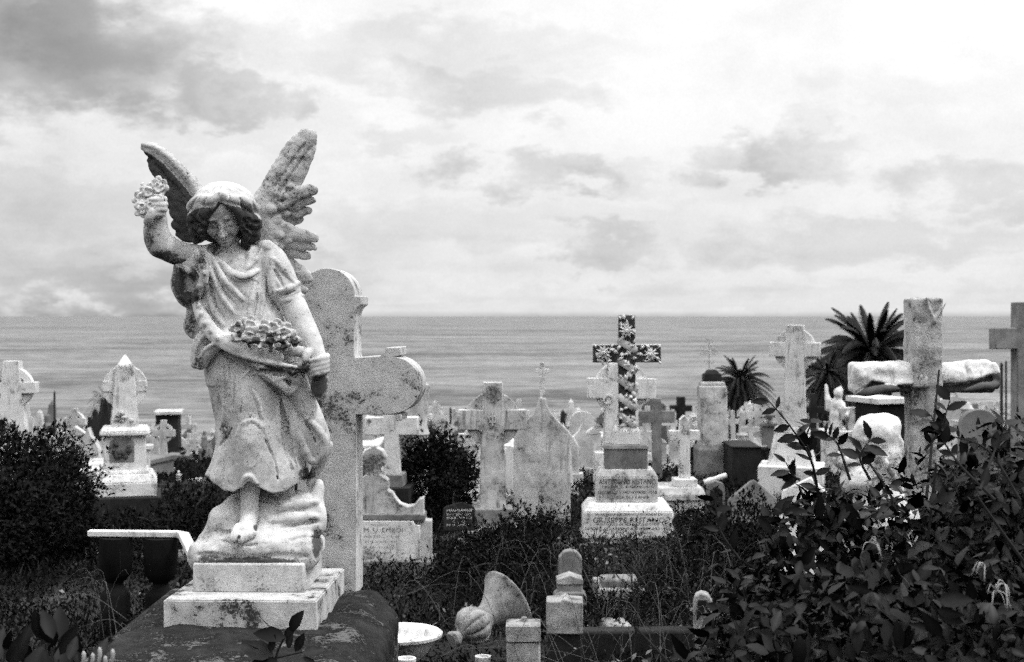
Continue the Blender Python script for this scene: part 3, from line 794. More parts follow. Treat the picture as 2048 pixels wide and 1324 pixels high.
    b.xform(Matrix.Rotation(R(-2), 4, 'Z'))
    ob = b.build('base_block', M['marble'], root, bevel=0.006)
    return root

def block_thing(name, label, cat, mb, mat, loc, rz, bevel):
    o = mb.build(name, mat, None, bevel)
    o.location = loc; o.rotation_euler = (0, 0, rz)
    return tag(o, label, cat)

def build_angel_surroundings():
    # plinth slab
    Y0 = 4.3; zt = (632-1200)/FPX*Y0+EYE; zb = (632-1255)/FPX*Y0+EYE
    x0 = (332-1024)/FPX*Y0; x1 = (640-1024)/FPX*Y0; cx, cy = (x0+x1)/2, Y0+0.277
    b = MB().box(x0-cx, x1-cx, -.277, .277, zb-zt-0.02, -0.004).box(x0-cx+.004, x1-cx-.004, -.273, .273, -.004, 0.0)
    block_thing('plinth', 'square patchy marble plinth slab under the angel', 'plinth', b, M['plinth'], (cx, cy, zt), R(-2), 0.004)
    # blackened sandstone block under it
    F = Field((-.55, -1.0, -.95), (.62, .8, .12), 0.009)
    bx = lambda x, y: None
    def shape(x, y, z):
        t = np.clip(-z/0.7, 0, 1)
        hx0 = -0.36-0.02*t; hx1 = 0.425+0.02*t
        q = np.maximum(np.maximum(hx0-x, x-hx1), np.maximum(-0.92-y, y-0.52-0.04*t))
        cor = (x-hx1+0.5*(y-0.42)+0.05)*0.85
        q = np.maximum(q, cor)
        sl = z - (-0.002 - 0.62*np.clip(x-0.335, 0, 1) - 0.10*np.clip(y-0.40, 0, 1))
        return smax(q + 0*z, sl + 0*x, 0.03)
    F.fn(F.lo, (.62, .8, .12), shape)
    F.rough(0.012, 7, 41); F.rough(0.006, 30, 43)
    o = F.mesh('pedestal_block', M['sandstone'], None, smooth=1)
    o.location = (cx, 4.46, zb+0.002)
    tag(o, 'big blackened rough sandstone block carrying the angel plinth', 'pedestal')
    k = MB().box(-.08, .08, .2, 1.05, -.9, 0)
    block_thing('grave_kerb', 'dark rough stone kerb running along the left of the sandstone block', 'kerb', k, M['sandstone'], (cx-.44, 4.5, EYE-1.06), R(0), 0.02)
    # marble cross with rounded lobes behind the angel
    Yc = 4.89; kk = Yc/FPX
    half = [(59, 1190), (59, 829), (139, 829), (140, 841), (151, 841), (152, 829)]
    lob = []
    for i in range(19):
        a = R(-84 + 168*i/18)
        lob.append((132+58*math.cos(a)*1.0, 770-57*math.sin(a)))
    half += lob
    half += [(149, 711), (149, 694), (119, 695), (116, 706), (108, 712), (58, 715), (56, 706), (56, 632), (58, 622), (63, 614), (70, 609), (70, 592), (57, 592)]
    for i in range(14):
        a = R(8 + 82*i/13)
        half.append((58*math.cos(a) if i < 13 else 0.0, 592-56*math.sin(a)))
    pts = [(x*kk, (1190-y)*kk) for x, y in half]
    pts += [(-x, z) for x, z in reversed(pts[:-1])]
    b = MB().prism(pts, 0, 0.15)
    o = b.build('grave_cross', M['cross'], None, bevel=0.005)
    o.location = P(653, 1190, Yc); o.rotation_euler = (0, 0, R(-3.4))
    tag(o, 'large speckled marble cross with rounded lobes standing behind the angel', 'cross')
# ---------------------------------------------------------------- monuments
LEAN = random.Random(9)
class Mon:
    """one monument; sizes are read in photograph pixels at its distance and turned into metres"""
    def __init__(s, name, label, cat, px, py, Y, yaw=0.0, group=None, tilt=(0, 0)):
        s.k = Y/FPX; s.px, s.py, s.Y = px, py, Y
        s.o = empty(name, P(px, py, Y), R(yaw), (R(tilt[0]+LEAN.uniform(-.7, .7)), R(tilt[1]+LEAN.uniform(-.8, .8))))
        tag(s.o, label, cat, group)
        s.foot = ground_z(Y, s.o.location.x)-0.5 - s.o.location.z      # local height that is safely below ground
    def X(s, px): return (px-s.px)*s.k
    def Z(s, py): return (s.py-py)*s.k
    def box(s, mb, px0, px1, pyb, pyt, y0, y1, tx=1.0, ty=1.0):
        return mb.box(s.X(px0), s.X(px1), y0, y1, s.Z(pyb) if pyb is not None else s.foot, s.Z(pyt), tx, ty)
    def poly(s, pts): return [(s.X(x), s.Z(y)) for x, y in pts]
    def put(s, name, mb, mat, bevel=0.006, parent=None, angle=35, label=None):
        o = mb.build(name, mat, parent or s.o, bevel, angle)
        if label: o['label'] = label
        return o
    def text(s, body, px0, px1, py_base, y, mat, parent=None, hpx=None, name='inscription', depth=0.0015):
        cu = bpy.data.curves.new('lettering', 'FONT'); cu.body = body; cu.size = 1.0; cu.extrude = 0.0; cu.resolution_u = 2
        t = bpy.data.objects.new('lettering', cu); COL.objects.link(t)
        me = bpy.data.meshes.new_from_object(t.evaluated_get(bpy.context.evaluated_depsgraph_get()))
        COL.objects.unlink(t); bpy.data.objects.remove(t)
        co = np.empty(len(me.vertices)*3, np.float32); me.vertices.foreach_get('co', co); co = co.reshape(-1, 3)
        x0, x1 = co[:, 0].min(), co[:, 0].max(); y1 = max(0.7, co[:, 1].max())
        sx = (s.X(px1)-s.X(px0))/(x1-x0); sz = (hpx*s.k/0.72) if hpx else sx
        out = np.stack([s.X(px0)+(co[:, 0]-x0)*sx, np.full(len(co), y-depth), s.Z(py_base)+co[:, 1]*sz], 1).astype(np.float32)
        me.vertices.foreach_set('co', out.ravel()); me.materials.clear(); me.name = name
        finish_mesh(me, mat, False)
        return link(bpy.data.objects.new(name, me), parent or s.o)
    def worn(s, px0, px1, py_base, hpx, y, mat, parent=None, seed=0, name='inscription'):
        """a line of lettering too worn to read: short cut strokes"""
        rg = random.Random(seed); mb = MB(); x = px0
        while x < px1-hpx*0.5:
            w = hpx*rg.uniform(.35, .7)
            if rg.random() < .16: x += w; continue
            t = hpx*0.16
            for _ in range(rg.randint(1, 3)):
                c = rg.choice('vhvd')
                xa = x+rg.uniform(0, w*.6); zb = py_base-rg.uniform(0, hpx*.25)
                if c == 'v': q = [(xa, zb), (xa+t, zb), (xa+t, py_base-hpx), (xa, py_base-hpx)]
                elif c == 'h':
                    zz = py_base-rg.choice((0, .45, .85))*hpx; q = [(x, zz), (x+w*.8, zz), (x+w*.8, zz-t), (x, zz-t)]
                else: q = [(x, py_base), (x+t, py_base), (x+w*.7, py_base-hpx), (x+w*.7-t, py_base-hpx)]
                mb.add([(s.X(a), y-0.0012, s.Z(b)) for a, b in q], [(0, 1, 2, 3)])
            x += w+hpx*.22
        return mb.build(name, mat, parent or s.o)

def cross_outline(cx, wt, wb, top, arm_t, arm_b, bot, ax):
    """latin cross with a tapering shaft, photograph pixels"""
    f = lambda y: wt+(wb-wt)*(y-top)/(bot-top)
    return [(cx-f(bot), bot), (cx+f(bot), bot), (cx+f(arm_b), arm_b), (cx+ax, arm_b), (cx+ax, arm_t), (cx+f(arm_t), arm_t), (cx+f(top), top),
            (cx-f(top), top), (cx-f(arm_t), arm_t), (cx-ax, arm_t), (cx-ax, arm_b), (cx-f(arm_b), arm_b)]

def celtic(m, cx, wt, wb, top, arm_t, arm_b, bot, ax, r0, r1, D, mat, rd=0.6, ringmat=None):
    c = m.put('cross', MB().prism(m.poly(cross_outline(cx, wt, wb, top, arm_t, arm_b, bot, ax)), 0, D), mat)
    am = (arm_t+arm_b)/2
    e = D*(1-rd)/2
    g = MB()
    h = math.degrees(math.asin(min(.9, (arm_b-arm_t)/2/((r0+r1)/2)))); v = math.degrees(math.asin(min(.9, wt/((r0+r1)/2))))
    g.ring(m.X(cx), m.Z(am), r0*m.k, r1*m.k, e, D-e, n=44)
    m.put('ring', g, ringmat or mat, 0.004)
    return c

def build_graves():
    st = M
    # --- carved passion-flower cross with lettered base
    m = Mon('grave_cross', 'marble cross wound with carved passion flowers and ribbon on a stepped lettered base', 'cross', 1257, 1080, 14.0, -1)
    D = 0.16
    b = m.put('base', m.box(MB(), 1167, 1347, None, 1024, 0, .60).box(m.X(1167), m.X(1347), 0, .60, m.Z(1024)+.0, m.Z(1008), .86, .80), st['pale'], .01)
    m.text('SIANO QUI RIPOSANO LE CENERI DI', 1190, 1324, 1031, 0, st['letter'], b, 5)
    m.text('GIUSEPPE REITANO', 1186, 1330, 1045, 0, st['letter'], b, 10.5)
    m.text('NATO A GUALTONIERI 15 OTTOB', 1196, 1318, 1051, 0, st['letter'], b, 4.5)
    m.text("PASSO' ALL ETERNITA' 5 FEBBRAIO 1925", 1176, 1340, 1060, 0, st['letter'], b, 5.5)
    m.text("ALL' ETA DI 45 ANNI", 1210, 1302, 1068, 0, st['letter'], b, 5)
    m.put('base', m.box(MB(), 1163, 1351, None, 1073, -.03, .63), st['lichen'], .01)
    b2 = m.put('step', m.box(MB(), 1194, 1318, 1008, 957, .10, .50).box(m.X(1194), m.X(1318), .10, .50, m.Z(957), m.Z(942), .86, .85), st['mottled'], .008)
    m.text('ANTONINO REITANO', 1199, 1314, 971, .10, st['letter'], b2, 11)
    m.text('NATO IL 6 GENNAIO', 1206, 1312, 978, .10, st['letter'], b2, 5)
    m.text('DECESSO 3 NOVEMBRE 1918', 1198, 1316, 990, .10, st['letter'], b2, 6)
    m.text("ALL' ETA DI 12 ANNI", 1214, 1300, 1000, .10, st['letter'], b2, 6)
    m.put('block', m.box(MB(), 1212, 1299, 942, 902, .17, .43).box(m.X(1209), m.X(1302), .16, .44, m.Z(902), m.Z(893), .9, .9), st['grey'], .008)
    m.put('socket', m.box(MB(), 1230, 1284, 893, 866, .20, .40).box(m.X(1230), m.X(1284), .20, .40, m.Z(866), m.Z(856), .82, .8), st['pale'], .006)
    yf = .22
    core = m.put('cross', MB().prism(m.poly(cross_outline(1258, 17, 17, 630, 691, 726, 858, 69)), yf, yf+D), st['recess'], .004)
    m.put('edge', MB().prism(m.poly(cross_outline(1258, 17.6, 17.6, 629.4, 690.4, 726.6, 858, 69.6)), yf+.03, yf+D-.02), st['pale'], .004)
    def leaf(mb, x, y, ang, L, w, lift=.028):
        a = R(ang); dx, dz = math.cos(a), math.sin(a); X0, Z0 = m.X(x), m.Z(y); Lk, wk = L*m.k, w*m.k
        vs = [(X0, yf-.012, Z0), (X0+dx*Lk*.45-dz*wk, yf-lift*.6, Z0+dz*Lk*.45+dx*wk), (X0+dx*Lk, yf-.006, Z0+dz*Lk), (X0+dx*Lk*.45+dz*wk, yf-lift*.6, Z0+dz*Lk*.45-dx*wk), (X0+dx*Lk*.5, yf-lift, Z0+dz*Lk*.5),
              (X0+dx*Lk*.45-dz*wk, yf+.005, Z0+dz*Lk*.45+dx*wk), (X0+dx*Lk*.45+dz*wk, yf+.005, Z0+dz*Lk*.45-dx*wk)]
        mb.add(vs, [(0, 4, 1), (1, 4, 2), (2, 4, 3), (3, 4, 0), (1, 2, 5), (0, 1, 5), (3, 6, 2), (0, 6, 3)])
    rg = random.Random(4)
    for (fx, fy) in ((1258, 662), (1210, 707), (1306, 710)):
        f = MB()
        for i in range(10): leaf(f, fx, fy, i*36+8, rg.uniform(15, 19), rg.uniform(2.4, 3.2), .05)
        f.blob((m.X(fx), yf-.035, m.Z(fy)), (4.2*m.k, .03, 4.2*m.k)); f.ring(m.X(fx), m.Z(fy), 4.4*m.k, 6.2*m.k, yf-.035, yf-.005, n=14)
        for i in range(5): f.blob((m.X(fx)+2.4*m.k*math.cos(i*1.257), yf-.065, m.Z(fy)+2.4*m.k*math.sin(i*1.257)), (1.2*m.k, .012, 1.2*m.k), 6, 4)
        m.put('flower', f, st['pale'], 0, core, 60)
    lv = MB()
    for (x, y, a, l, w) in [(1246, 640, 120, 12, 3), (1268, 640, 60, 12, 3), (1258, 652, 90, 14, 3), (1245, 690, 240, 14, 4), (1266, 712, 130, 15, 4), (1236, 704, 150, 14, 4), (1284, 700, 40, 14, 3.5), (1290, 722, -20, 14, 3.4), (1228, 722, 190, 12, 3.2),
                            (1250, 738, 60, 14, 4), (1262, 746, 20, 14, 3.6), (1248, 760, 120, 12, 3.2), (1264, 760, 75, 13, 3.6), (1252, 782, 40, 15, 4), (1266, 778, 110, 12, 3.2), (1254, 800, 70, 13, 3.6), (1250, 822, 30, 14, 3.6), (1268, 818, 100, 12, 3), (1250, 842, 150, 11, 3), (1264, 846, 30, 12, 3.2), (1258, 852, 90, 12, 3),
                            (1226, 696, 60, 10, 2.6), (1196, 696, 120, 9, 2.5), (1322, 698, 60, 10, 2.6), (1322, 722, -60, 10, 2.6), (1262, 694, 90, 13, 3.4), (1252, 716, 200, 14, 3.4)]:
        leaf(lv, x, y, a, l, w, .035)
    for i in range(46):
        if i < 30: x, y = rg.uniform(1244, 1272), 634+222*(i+rg.random())/30
        else: x, y = (rg.uniform(1193, 1238) if i % 2 else rg.uniform(1278, 1324)), rg.uniform(696, 722)
        leaf(lv, x, y, rg.uniform(0, 360), rg.uniform(11, 18), rg.uniform(3.0, 5.0), rg.uniform(.02, .045))
    m.put('leaves', lv, st['pale'], 0, core, 60)
    for (ya, yb) in ((683, 700), (722, 744), (760, 784), (796, 820), (834, 854)):
        r = MB(); n = 9; pts = []
        for i in range(n):
            t = i/(n-1); pts.append((m.X(1243+31*t), yf-.004-.014*math.sin(math.pi*t), m.Z(ya+(yb-ya)*t)))
        i0 = len(r.v); r.tube([(p[0], p[1]/.22, p[2]) for p in pts], [7.6*m.k]*n, 8); r.xform(Matrix.Diagonal((1, .22, 1, 1)), i0)
        m.put('ribbon', r, st['mottled'], 0, core, 60)
    # --- big plain celtic cross behind it
    m = Mon('celtic_cross', 'broad pale wheel-head cross half hidden behind the flower-carved cross', 'cross', 1240, 930, 22.0, 2)
    celtic(m, 1243, 27, 40, 728, 757, 797, 960, 68, 36, 55, .22, st['pale'])
    m.put('base', m.box(MB(), 1190, 1296, None, 905, -.05, .30), st['pale'], .01)
    g = MB().ring(m.X(1215), m.Z(799), 7*m.k, 10*m.k, -.02, .05, n=20); m.put('boss', g, st['pale'], 0)
    # --- celtic cross in the middle
    m = Mon('celtic_cross', 'mottled wheel-head cross with small carved monogram on a stepped base above brambles', 'cross', 985, 1050, 13.0, 3)
    c = celtic(m, 986, 19, 27, 765, 820, 860, 1018, 68, 34, 55, .17, st['mottled'])
    m.put('base', m.box(MB(), 944, 1026, 1052, 1016, -.10, .27), st['grey'], .008)
    m.put('step', m.box(MB(), 925, 1045, 1090, 1062, -.2, .36).box(m.X(925), m.X(1045), -.2, .36, m.Z(1062), m.Z(1050), .82, .8), st['lichen'], .01)
    m.put('step', m.box(MB(), 903, 1066, None, 1106, -.32, .46).box(m.X(903), m.X(1066), -.32, .46, m.Z(1106), m.Z(1088), .82, .82), st['grey'], .01)
    g = MB().ring(m.X(985), m.Z(838), 5*m.k, 7*m.k, -.012, .01, n=18)
    g.box(m.X(983.5), m.X(986.5), -.014, .01, m.Z(852), m.Z(824)).box(m.X(978), m.X(992), -.013, .01, m.Z(846), m.Z(843))
    m.put('monogram', g, st['mottled'], 0, c)
    # --- celtic cross just behind it on the left
    m = Mon('celtic_cross', 'slim pale wheel-head cross standing close behind the mottled one beside the round shrub', 'cross', 950, 1005, 16.5, -2)
    celtic(m, 951, 12, 12, 856, 868, 894, 992, 34, 16, 26, .14, st['pale'])
    m.put('base', m.box(MB(), 922, 982, None, 989, -.1, .24), st['pale'])
    # --- ogee-topped slab with finial cross
    m = Mon('headstone', 'tall streaked slab with swept shoulders and a thin finial cross', 'headstone', 1084, 1035, 15.5, 0)
    R_ = [(1141, 1040), (1141, 868), (1132, 858), (1118, 844), (1106, 832), (1098, 820), (1092, 806), (1090, 796)]
    pts = R_+[(2*1084-x, y) for x, y in reversed(R_)]
    pts[0] = (1141, 1080); pts[-1] = (1027, 1080)
    m.put('slab', MB().prism(m.poly(pts), 0, .14), st['mottled'], .008)
    g = m.box(MB(), 1077, 1092, 802, 797, .02, .12)
    g.prism(m.poly(cross_outline(1084, 4.5, 5.5, 726, 738, 747, 798, 13)), .04, .10)
    m.put('finial_cross', g, st['pale'], .003)
    # --- small grey plain crosses
    m = Mon('grave_cross', 'narrow grey cross with blackened top, right of the wheel-head cross behind', 'cross', 1313, 925, 24.0, -4)
    m.put('cross', MB().prism(m.poly(cross_outline(1314, 9, 10, 797, 822, 846, 960, 36)), 0, .16), st['grey'])
    m = Mon('grave_cross', 'small dark grey cross silhouetted against pale graves', 'cross', 1363, 862, 34.0, 3)
    m.put('cross', MB().prism(m.poly(cross_outline(1363, 8, 8, 794, 811, 823, 905, 22)), 0, .2), st['darkst'])
    # --- plain white latin cross on a slab tomb
    m = Mon('grave_cross', 'slender clean white cross with peaked top on a lettered slab tomb', 'cross', 1375, 1028, 16.5, 2)
    c = m.put('cross', MB().prism(m.poly([(1365, 962), (1387, 962), (1386, 884), (1406, 884), (1406, 864), (1386, 864), (1385, 842), (1376, 833), (1367, 842), (1366, 864), (1345, 864), (1345, 884), (1365, 884)]), .18, .30), st['pale'], .006)
    m.put('base', m.box(MB(), 1353, 1398, 976, 961, .1, .38), st['pale'])
    b = m.put('tomb', m.box(MB(), 1309, 1408, None, 1001, 0, .62), st['pale'])
    m.put('lid', m.box(MB(), 1306, 1412, 1001, 990, -.03, .65).box(m.X(1306), m.X(1412), -.03, .65, m.Z(990), m.Z(976), .9, .85), st['mottled'], .008, b)
    for i in range(4): m.worn(1346, 1404, 1009+5*i, 3.4, 0, st['letter'], b, 40+i)
    # --- pillar monument with iron filigree cross
    m = Mon('pillar_monument', 'pale lettered pillar topped by a filigree iron cross, in front of the small palm', 'monument', 1430, 930, 24.0, 1)
    p = m.put('pillar', m.box(MB(), 1403, 1457, 892, 772, 0, .46, .97, .97).box(m.X(1406), m.X(1454), .02, .44, m.Z(772), m.Z(764), .95, .95), st['mottled'], .02)
    m.put('base', m.box(MB(), 1396, 1467, None, 900, -.08, .54).box(m.X(1396), m.X(1467), -.08, .54, m.Z(900), m.Z(890), .85, .82), st['grey'], .01)
    m.put('cap', m.box(MB(), 1412, 1448, 764, 748, .08, .38, .94, .94).box(m.X(1416), m.X(1444), .1, .36, m.Z(748), m.Z(740), .6, .6), st['darkst'], .006)
    for i, (a, q, yy, h) in enumerate([(1412, 1450, 830, 5), (1410, 1452, 845, 4), (1410, 1452, 853, 4), (1412, 1450, 861, 4), (1410, 1452, 869, 4), (1416, 1446, 808, 6)]): m.worn(a, q, yy, h, .004, st['grey'], p, 60+i)
    g = MB(); yy = .23
    def it(pts, r=.9): g.tube([(m.X(a), yy, m.Z(q)) for a, q in pts], r*m.k, 5)
    it([(1425, 742), (1425, 676)], 1.3); it([(1410, 702), (1440, 702)], 1.2)
    for sx in (-1, 1):
        it([(1425, 690), (1425+8*sx, 694), (1425+12*sx, 702)]); it([(1425, 714), (1425+8*sx, 710), (1425+12*sx, 702)])
        for cx, cy in ((1425+14*sx, 697), (1425+14*sx, 707), (1425+5*sx, 682), (1425+6*sx, 724)): g.ring(m.X(cx), m.Z(cy), 3*m.k, 4.6*m.k, yy-.012, yy+.012, n=12)
    g.ring(m.X(1425), m.Z(702), 6*m.k, 7.6*m.k, yy-.012, yy+.012, n=16)
    m.put('filigree_cross', g, st['paleiron'], 0)
    # dark tomb side right of the pillar
    m = Mon('box_tomb', 'low dark box tomb between the pillar monument and the white wheel-head cross', 'tomb', 1480, 950, 23.0, 0)
    m.put('chest', m.box(MB(), 1464, 1521, None, 896, 0, 1.2), st['darkst'])
    m.put('lid', m.box(MB(), 1462, 1523, 896, 893, -.02, 1.22), st['darkst'])
    # --- white celtic cross on flared base
    m = Mon('celtic_cross', 'bright white wheel-head cross on a flared base beside the dark shrubs', 'cross', 1580, 965, 20.0, -14)
    celtic(m, 1587, 17, 23, 650, 685, 713, 858, 50, 27, 42, .26, st['pale'])
    m.put('base', m.box(MB(), 1535, 1630, 932, 866, -.12, .38, .70, .72).box(m.X(1546), m.X(1619), -.05, .31, m.Z(866), m.Z(855), .9, .9), st['pale'], .012)
    m.put('step', m.box(MB(), 1519, 1646, None, 930, -.28, .55), st['pale'], .012)
    # --- left: shaft with pointed cap, wheel arms, on a carved pedestal
    m = Mon('celtic_cross', 'tall pointed-cap monument with short wheel arms on a carved pedestal, left of angel', 'cross', 250, 990, 17.5, 0)
    m.o.rotation_euler = (0, 0, R(14))
    sh = m.box(MB(), 222, 276, 858, 735, .12, .44, .68, .72); sh.pyramid(m.X(231), m.X(267), .165, .395, m.Z(735), m.Z(709))
    s = m.put('shaft', sh, st['pale'], .008)
    g = MB()
    g.ring(m.X(249), m.Z(776), 29*m.k, 44*m.k, .2, .37, n=44)
    m.put('ring', g, st['pale'], .004)
    m.put('arms', m.box(MB(), 206, 292, 785, 763, .19, .38), st['pale'])
    g = MB(); rr = random.Random(8)
    for i in range(12): g.blob((m.X(232+rr.uniform(0, 30)), .115, m.Z(846-rr.uniform(0, 20))), (5*m.k, .03, 4*m.k), 8, 5)
    m.put('carved_spray', g, st['mottled'], 0, s, 60)
    d = m.put('pedestal', m.box(MB(), 208, 291, 942, 870, .04, .54, .96, .96), st['pale'], .01)
    g = MB().prism(m.poly([(220, 925), (268, 925), (268, 885), (259, 876), (229, 876), (220, 885)]), .035, .09); m.put('panel', g, st['grey'], .006, d)
    g = MB()
    for i in range(16): g.blob((m.X(244+rr.uniform(-17, 17)), .03, m.Z(902+rr.uniform(-16, 14))), (5*m.k, .025, 5*m.k), 8, 5)
    m.put('wreath', g, st['recess'], 0, d, 60)
    m.put('cornice', m.box(MB(), 201, 298, 872, 864, 0, .58).box(m.X(201), m.X(298), 0, .58, m.Z(864), m.Z(856), .88, .88), st['pale'], .012)
    m.put('base', m.box(MB(), 186, 312, 992, 964, -.12, .70).box(m.X(186), m.X(312), -.12, .70, m.Z(964), m.Z(948), .86, .86).box(m.X(200), m.X(298), -.02, .6, m.Z(948), m.Z(941), .95, .95), st['pale'], .012)
    m.put('plinth', m.box(MB(), 178, 320, None, 992, -.2, .78), st['darkst'], .012)
    # --- left edge wheel cross
    m = Mon('celtic_cross', 'pale wheel-head cross rising over the dark shrubs at the left edge', 'cross', 22, 860, 19.0, 6)
    celtic(m, 22, 15, 30, 722, 765, 787, 900, 48, 27, 41, .22, st['pale'])
    m.put('base', m.box(MB(), -20, 64, None, 895, -.1, .36), st['pale'])
    # --- ornate headstone right of the angel's cross
    m = Mon('headstone', 'ornate scroll-shouldered headstone with an inscribed marble panel beside the angel cross', 'headstone', 745, 1115, 11.0, 0)
    Rr = [(862, 1060), (862, 1042), (850, 1042), (850, 1032), (846, 1026), (846, 996), (836, 1000), (827, 1012), (814, 1014), (800, 1010), (790, 1000), (783, 988), (774, 982), (774, 962), (762, 952), (757, 950), (757, 938), (768, 930), (770, 916), (763, 902), (750, 896), (750, 893)]
    pts = [(862, 1125)]+Rr; pts = pts+[(2*745-x, y) for x, y in reversed(pts)]
    s = m.put('slab', MB().prism(m.poly(pts), .03, .18), st['mottled'], .01)
    p = m.put('panel', MB().prism(m.poly([(660, 1120), (840, 1120), (840, 1050), (830, 1048), (826, 1041), (664, 1041), (660, 1050)]), -.02, .04), st['pale'], .004, s)
    m.put('sill', m.box(MB(), 640, 850, 1040, 1028, -.015, .2), st['grey'], .006, s)
    m.text('In loving memory of', 742, 778, 1050, -.02, st['grey'], p, 4)
    m.text('M. U. EMBOI', 728, 806, 1063, -.02, st['grey'], p, 9)
    for i in range(4): m.worn(730, 802-6*i, 1074+11*i, 4.5, -.02, st['grey'], p, 80+i)
    m.put('base', m.box(MB(), 632, 868, None, 1118, -.1, .3), st['grey'])
    # --- cross behind it
    m = Mon('grave_cross', 'pale cross on a dark stepped base, seen below the lobe of the angel cross', 'cross', 782, 1000, 14.5, -3)
    c = m.put('cross', MB().prism(m.poly(cross_outline(781, 15, 16, 800, 836, 872, 952, 54)), .1, .26), st['pale'], .008)
    g = MB().ring(m.X(737), m.Z(843), 0.5*m.k, 4*m.k, .085, .11, n=14); m.put('boss', g, st['grey'], 0, c)
    m.put('base', m.box(MB(), 751, 806, 978, 950, 0, .36), st['grey'])
    m.put('step', m.box(MB(), 736, 821, None, 974, -.1, .46), st['darkst'])
    # --- dark lettered plaque
    m = Mon('plaque', 'small black gabled plaque with rows of pale lettering under the round shrub', 'plaque', 915, 1052, 12.6, 0, tilt=(-8, 0))
    s = m.put('slab', MB().prism(m.poly([(886, 1062), (950, 1062), (950, 1018), (946, 1012), (922, 1004), (890, 1013), (886, 1018)]), 0, .08), st['darkst'], .006)
    m.text('SARAH LAWTEY', 893, 946, 1023, 0, st['letterw'], s, 4.5)
    for i, (a, q) in enumerate([(892, 944), (893, 946), (906, 934), (893, 944)]): m.worn(a, q, 1031+7*i, 4.2, 0, st['letterw'], s, 90+i)
    # --- pointed stone and others on the right
    m = Mon('headstone', 'low grey gabled stone sunk in grass before the white wheel-head cross', 'headstone', 1508, 1010, 11.0, 0, tilt=(-10, 0))
    m.put('slab', MB().prism(m.poly([(1460, 1050), (1560, 1050), (1560, 1002), (1554, 996), (1508, 958), (1464, 994), (1460, 1000)]), 0, .14), st['grey'], .01)
    m = Mon('headstone', 'pale leaning gabled stone half swallowed by the broad-leaved bush', 'headstone', 1640, 1010, 8.0, -14, tilt=(-6, 5))
    m.put('slab', MB().prism(m.poly([(1563, 1160), (1660, 1160), (1660, 990), (1616, 956), (1563, 990)]), 0, .16), st['pale'], .01)
    m = Mon('vase', 'little broken vase lying in the grass below the pillar monument', 'vase', 1430, 958, 15.0)
    g = MB().lathe([(.006, -.12), (.03, -.12), (.035, -.05), (.024, 0), (.03, .06), (.026, .13), (.004, .13)], 14, (0, 0, 0), Matrix.Rotation(R(72), 3, 'Y'))
    m.put('body', g, st['pale'], 0)
    m = Mon('headstone', 'tiny dark arched stone low in the grass', 'headstone', 1432, 990, 14.5)
    m.put('slab', MB().prism(m.poly([(1415, 1010), (1450, 1010), (1450, 976), (1446, 967), (1432, 962), (1418, 967), (1415, 976)]), 0, .1), st['grey'])
    m.put('panel', MB().prism(m.poly([(1420, 1010), (1445, 1010), (1445, 982), (1432, 972), (1420, 982)]), -.01, .02), st['darkst'])
    # --- right foreground: draped cross
    Yd = 6.0; k = Yd/FPX
    o = empty('grave_cross', P(1850, 980, Yd)); tag(o, 'lichen covered cross with stone cloth draped over its arms, behind the broad-leaved bush', 'cross')
    O = tuple(o.location)
    q = lambda px, py, d=0.0: np.array(P(px, py, Yd))+np.array((0, d*k, 0))
    F = Field(q(1690, 1010, -70), q(2010, 580, 130), 0.0045)
    def b(x0, x1, y0, y1, d0, d1, r=2, kk=0, op='u'):
        lo = np.array(P(x0, y0, Yd)); hi = np.array(P(x1, y1, Yd)); lo[1] = Yd+d0*k; hi[1] = Yd+d1*k
        F.box((lo+hi)/2, np.abs(hi-lo)/2, r*k, kk*k, op)
    b(1820, 1880, 776, 596, -20, 56, 5); b(1822, 1878, 1010, 766, -6, 54, 6, 4)
    F.rough(.004, 18, 61)
    F.poly([q(*p) for p in [(1846, 594, -23), (1853, 620, -23), (1862, 640, -23)]], np.array([2.2, 2.6, 3.2])*k, 2*k)
    F.poly([q(*p) for p in [(1886, 604, -23), (1876, 622, -23), (1862, 640, -23)]], np.array([2.2, 2.6, 3.2])*k, 2*k)
    F.ell(q(1862, 642, -23), np.array((5, 4, 6))*k, 2*k)
    F.cone(q(1862, 770, -10), q(1864, 860, -8), 15*k, 14*k, 3*k, 'u', .5)
    F.mesh('shaft', M['shaft'], o, O)
    F = Field(q(1690, 800, -70), q(2010, 700, 130), 0.0045)
    b(1710, 1992, 786, 726, -2, 66, 8)
    def cloth(x, y, z):
        """cloth lying over the arm: thick above, its wavy lower edge standing proud of the arm"""
        u = x/y*FPX+1024; v = 632-(z-EYE)/y*FPX
        ed = np.interp(u.ravel(), [1700, 1712, 1730, 1745, 1775, 1810, 1845, 1870, 1900, 1935, 1965, 1985, 1998], [790, 786, 772, 760, 768, 771, 768, 766, 768, 764, 756, 748, 742]).reshape(u.shape)
        tp = np.interp(u.ravel(), [1700, 1712, 1740, 1800, 1830, 1880, 1930, 1975, 1992], [736, 726, 723, 722, 727, 727, 721, 721, 730]).reshape(u.shape)
        w = vnoise(u*.022, v*.05, 0*u+0*v, 1.0, 4)*7
        fr = -13-6*np.clip((v-tp)/(ed-tp), 0, 1)+w
        d = (y-Yd)/k
        q = smax(np.maximum(v-ed, d-78), smax(tp-v+0*d, fr-d, 22), 3)
        q = smax(q, np.maximum(1704-u, u-1998)+0*q, 14)
        return q*k
    F.fn(q(1700, 800, -60), q(2004, 700, 120), cloth, 3*k)
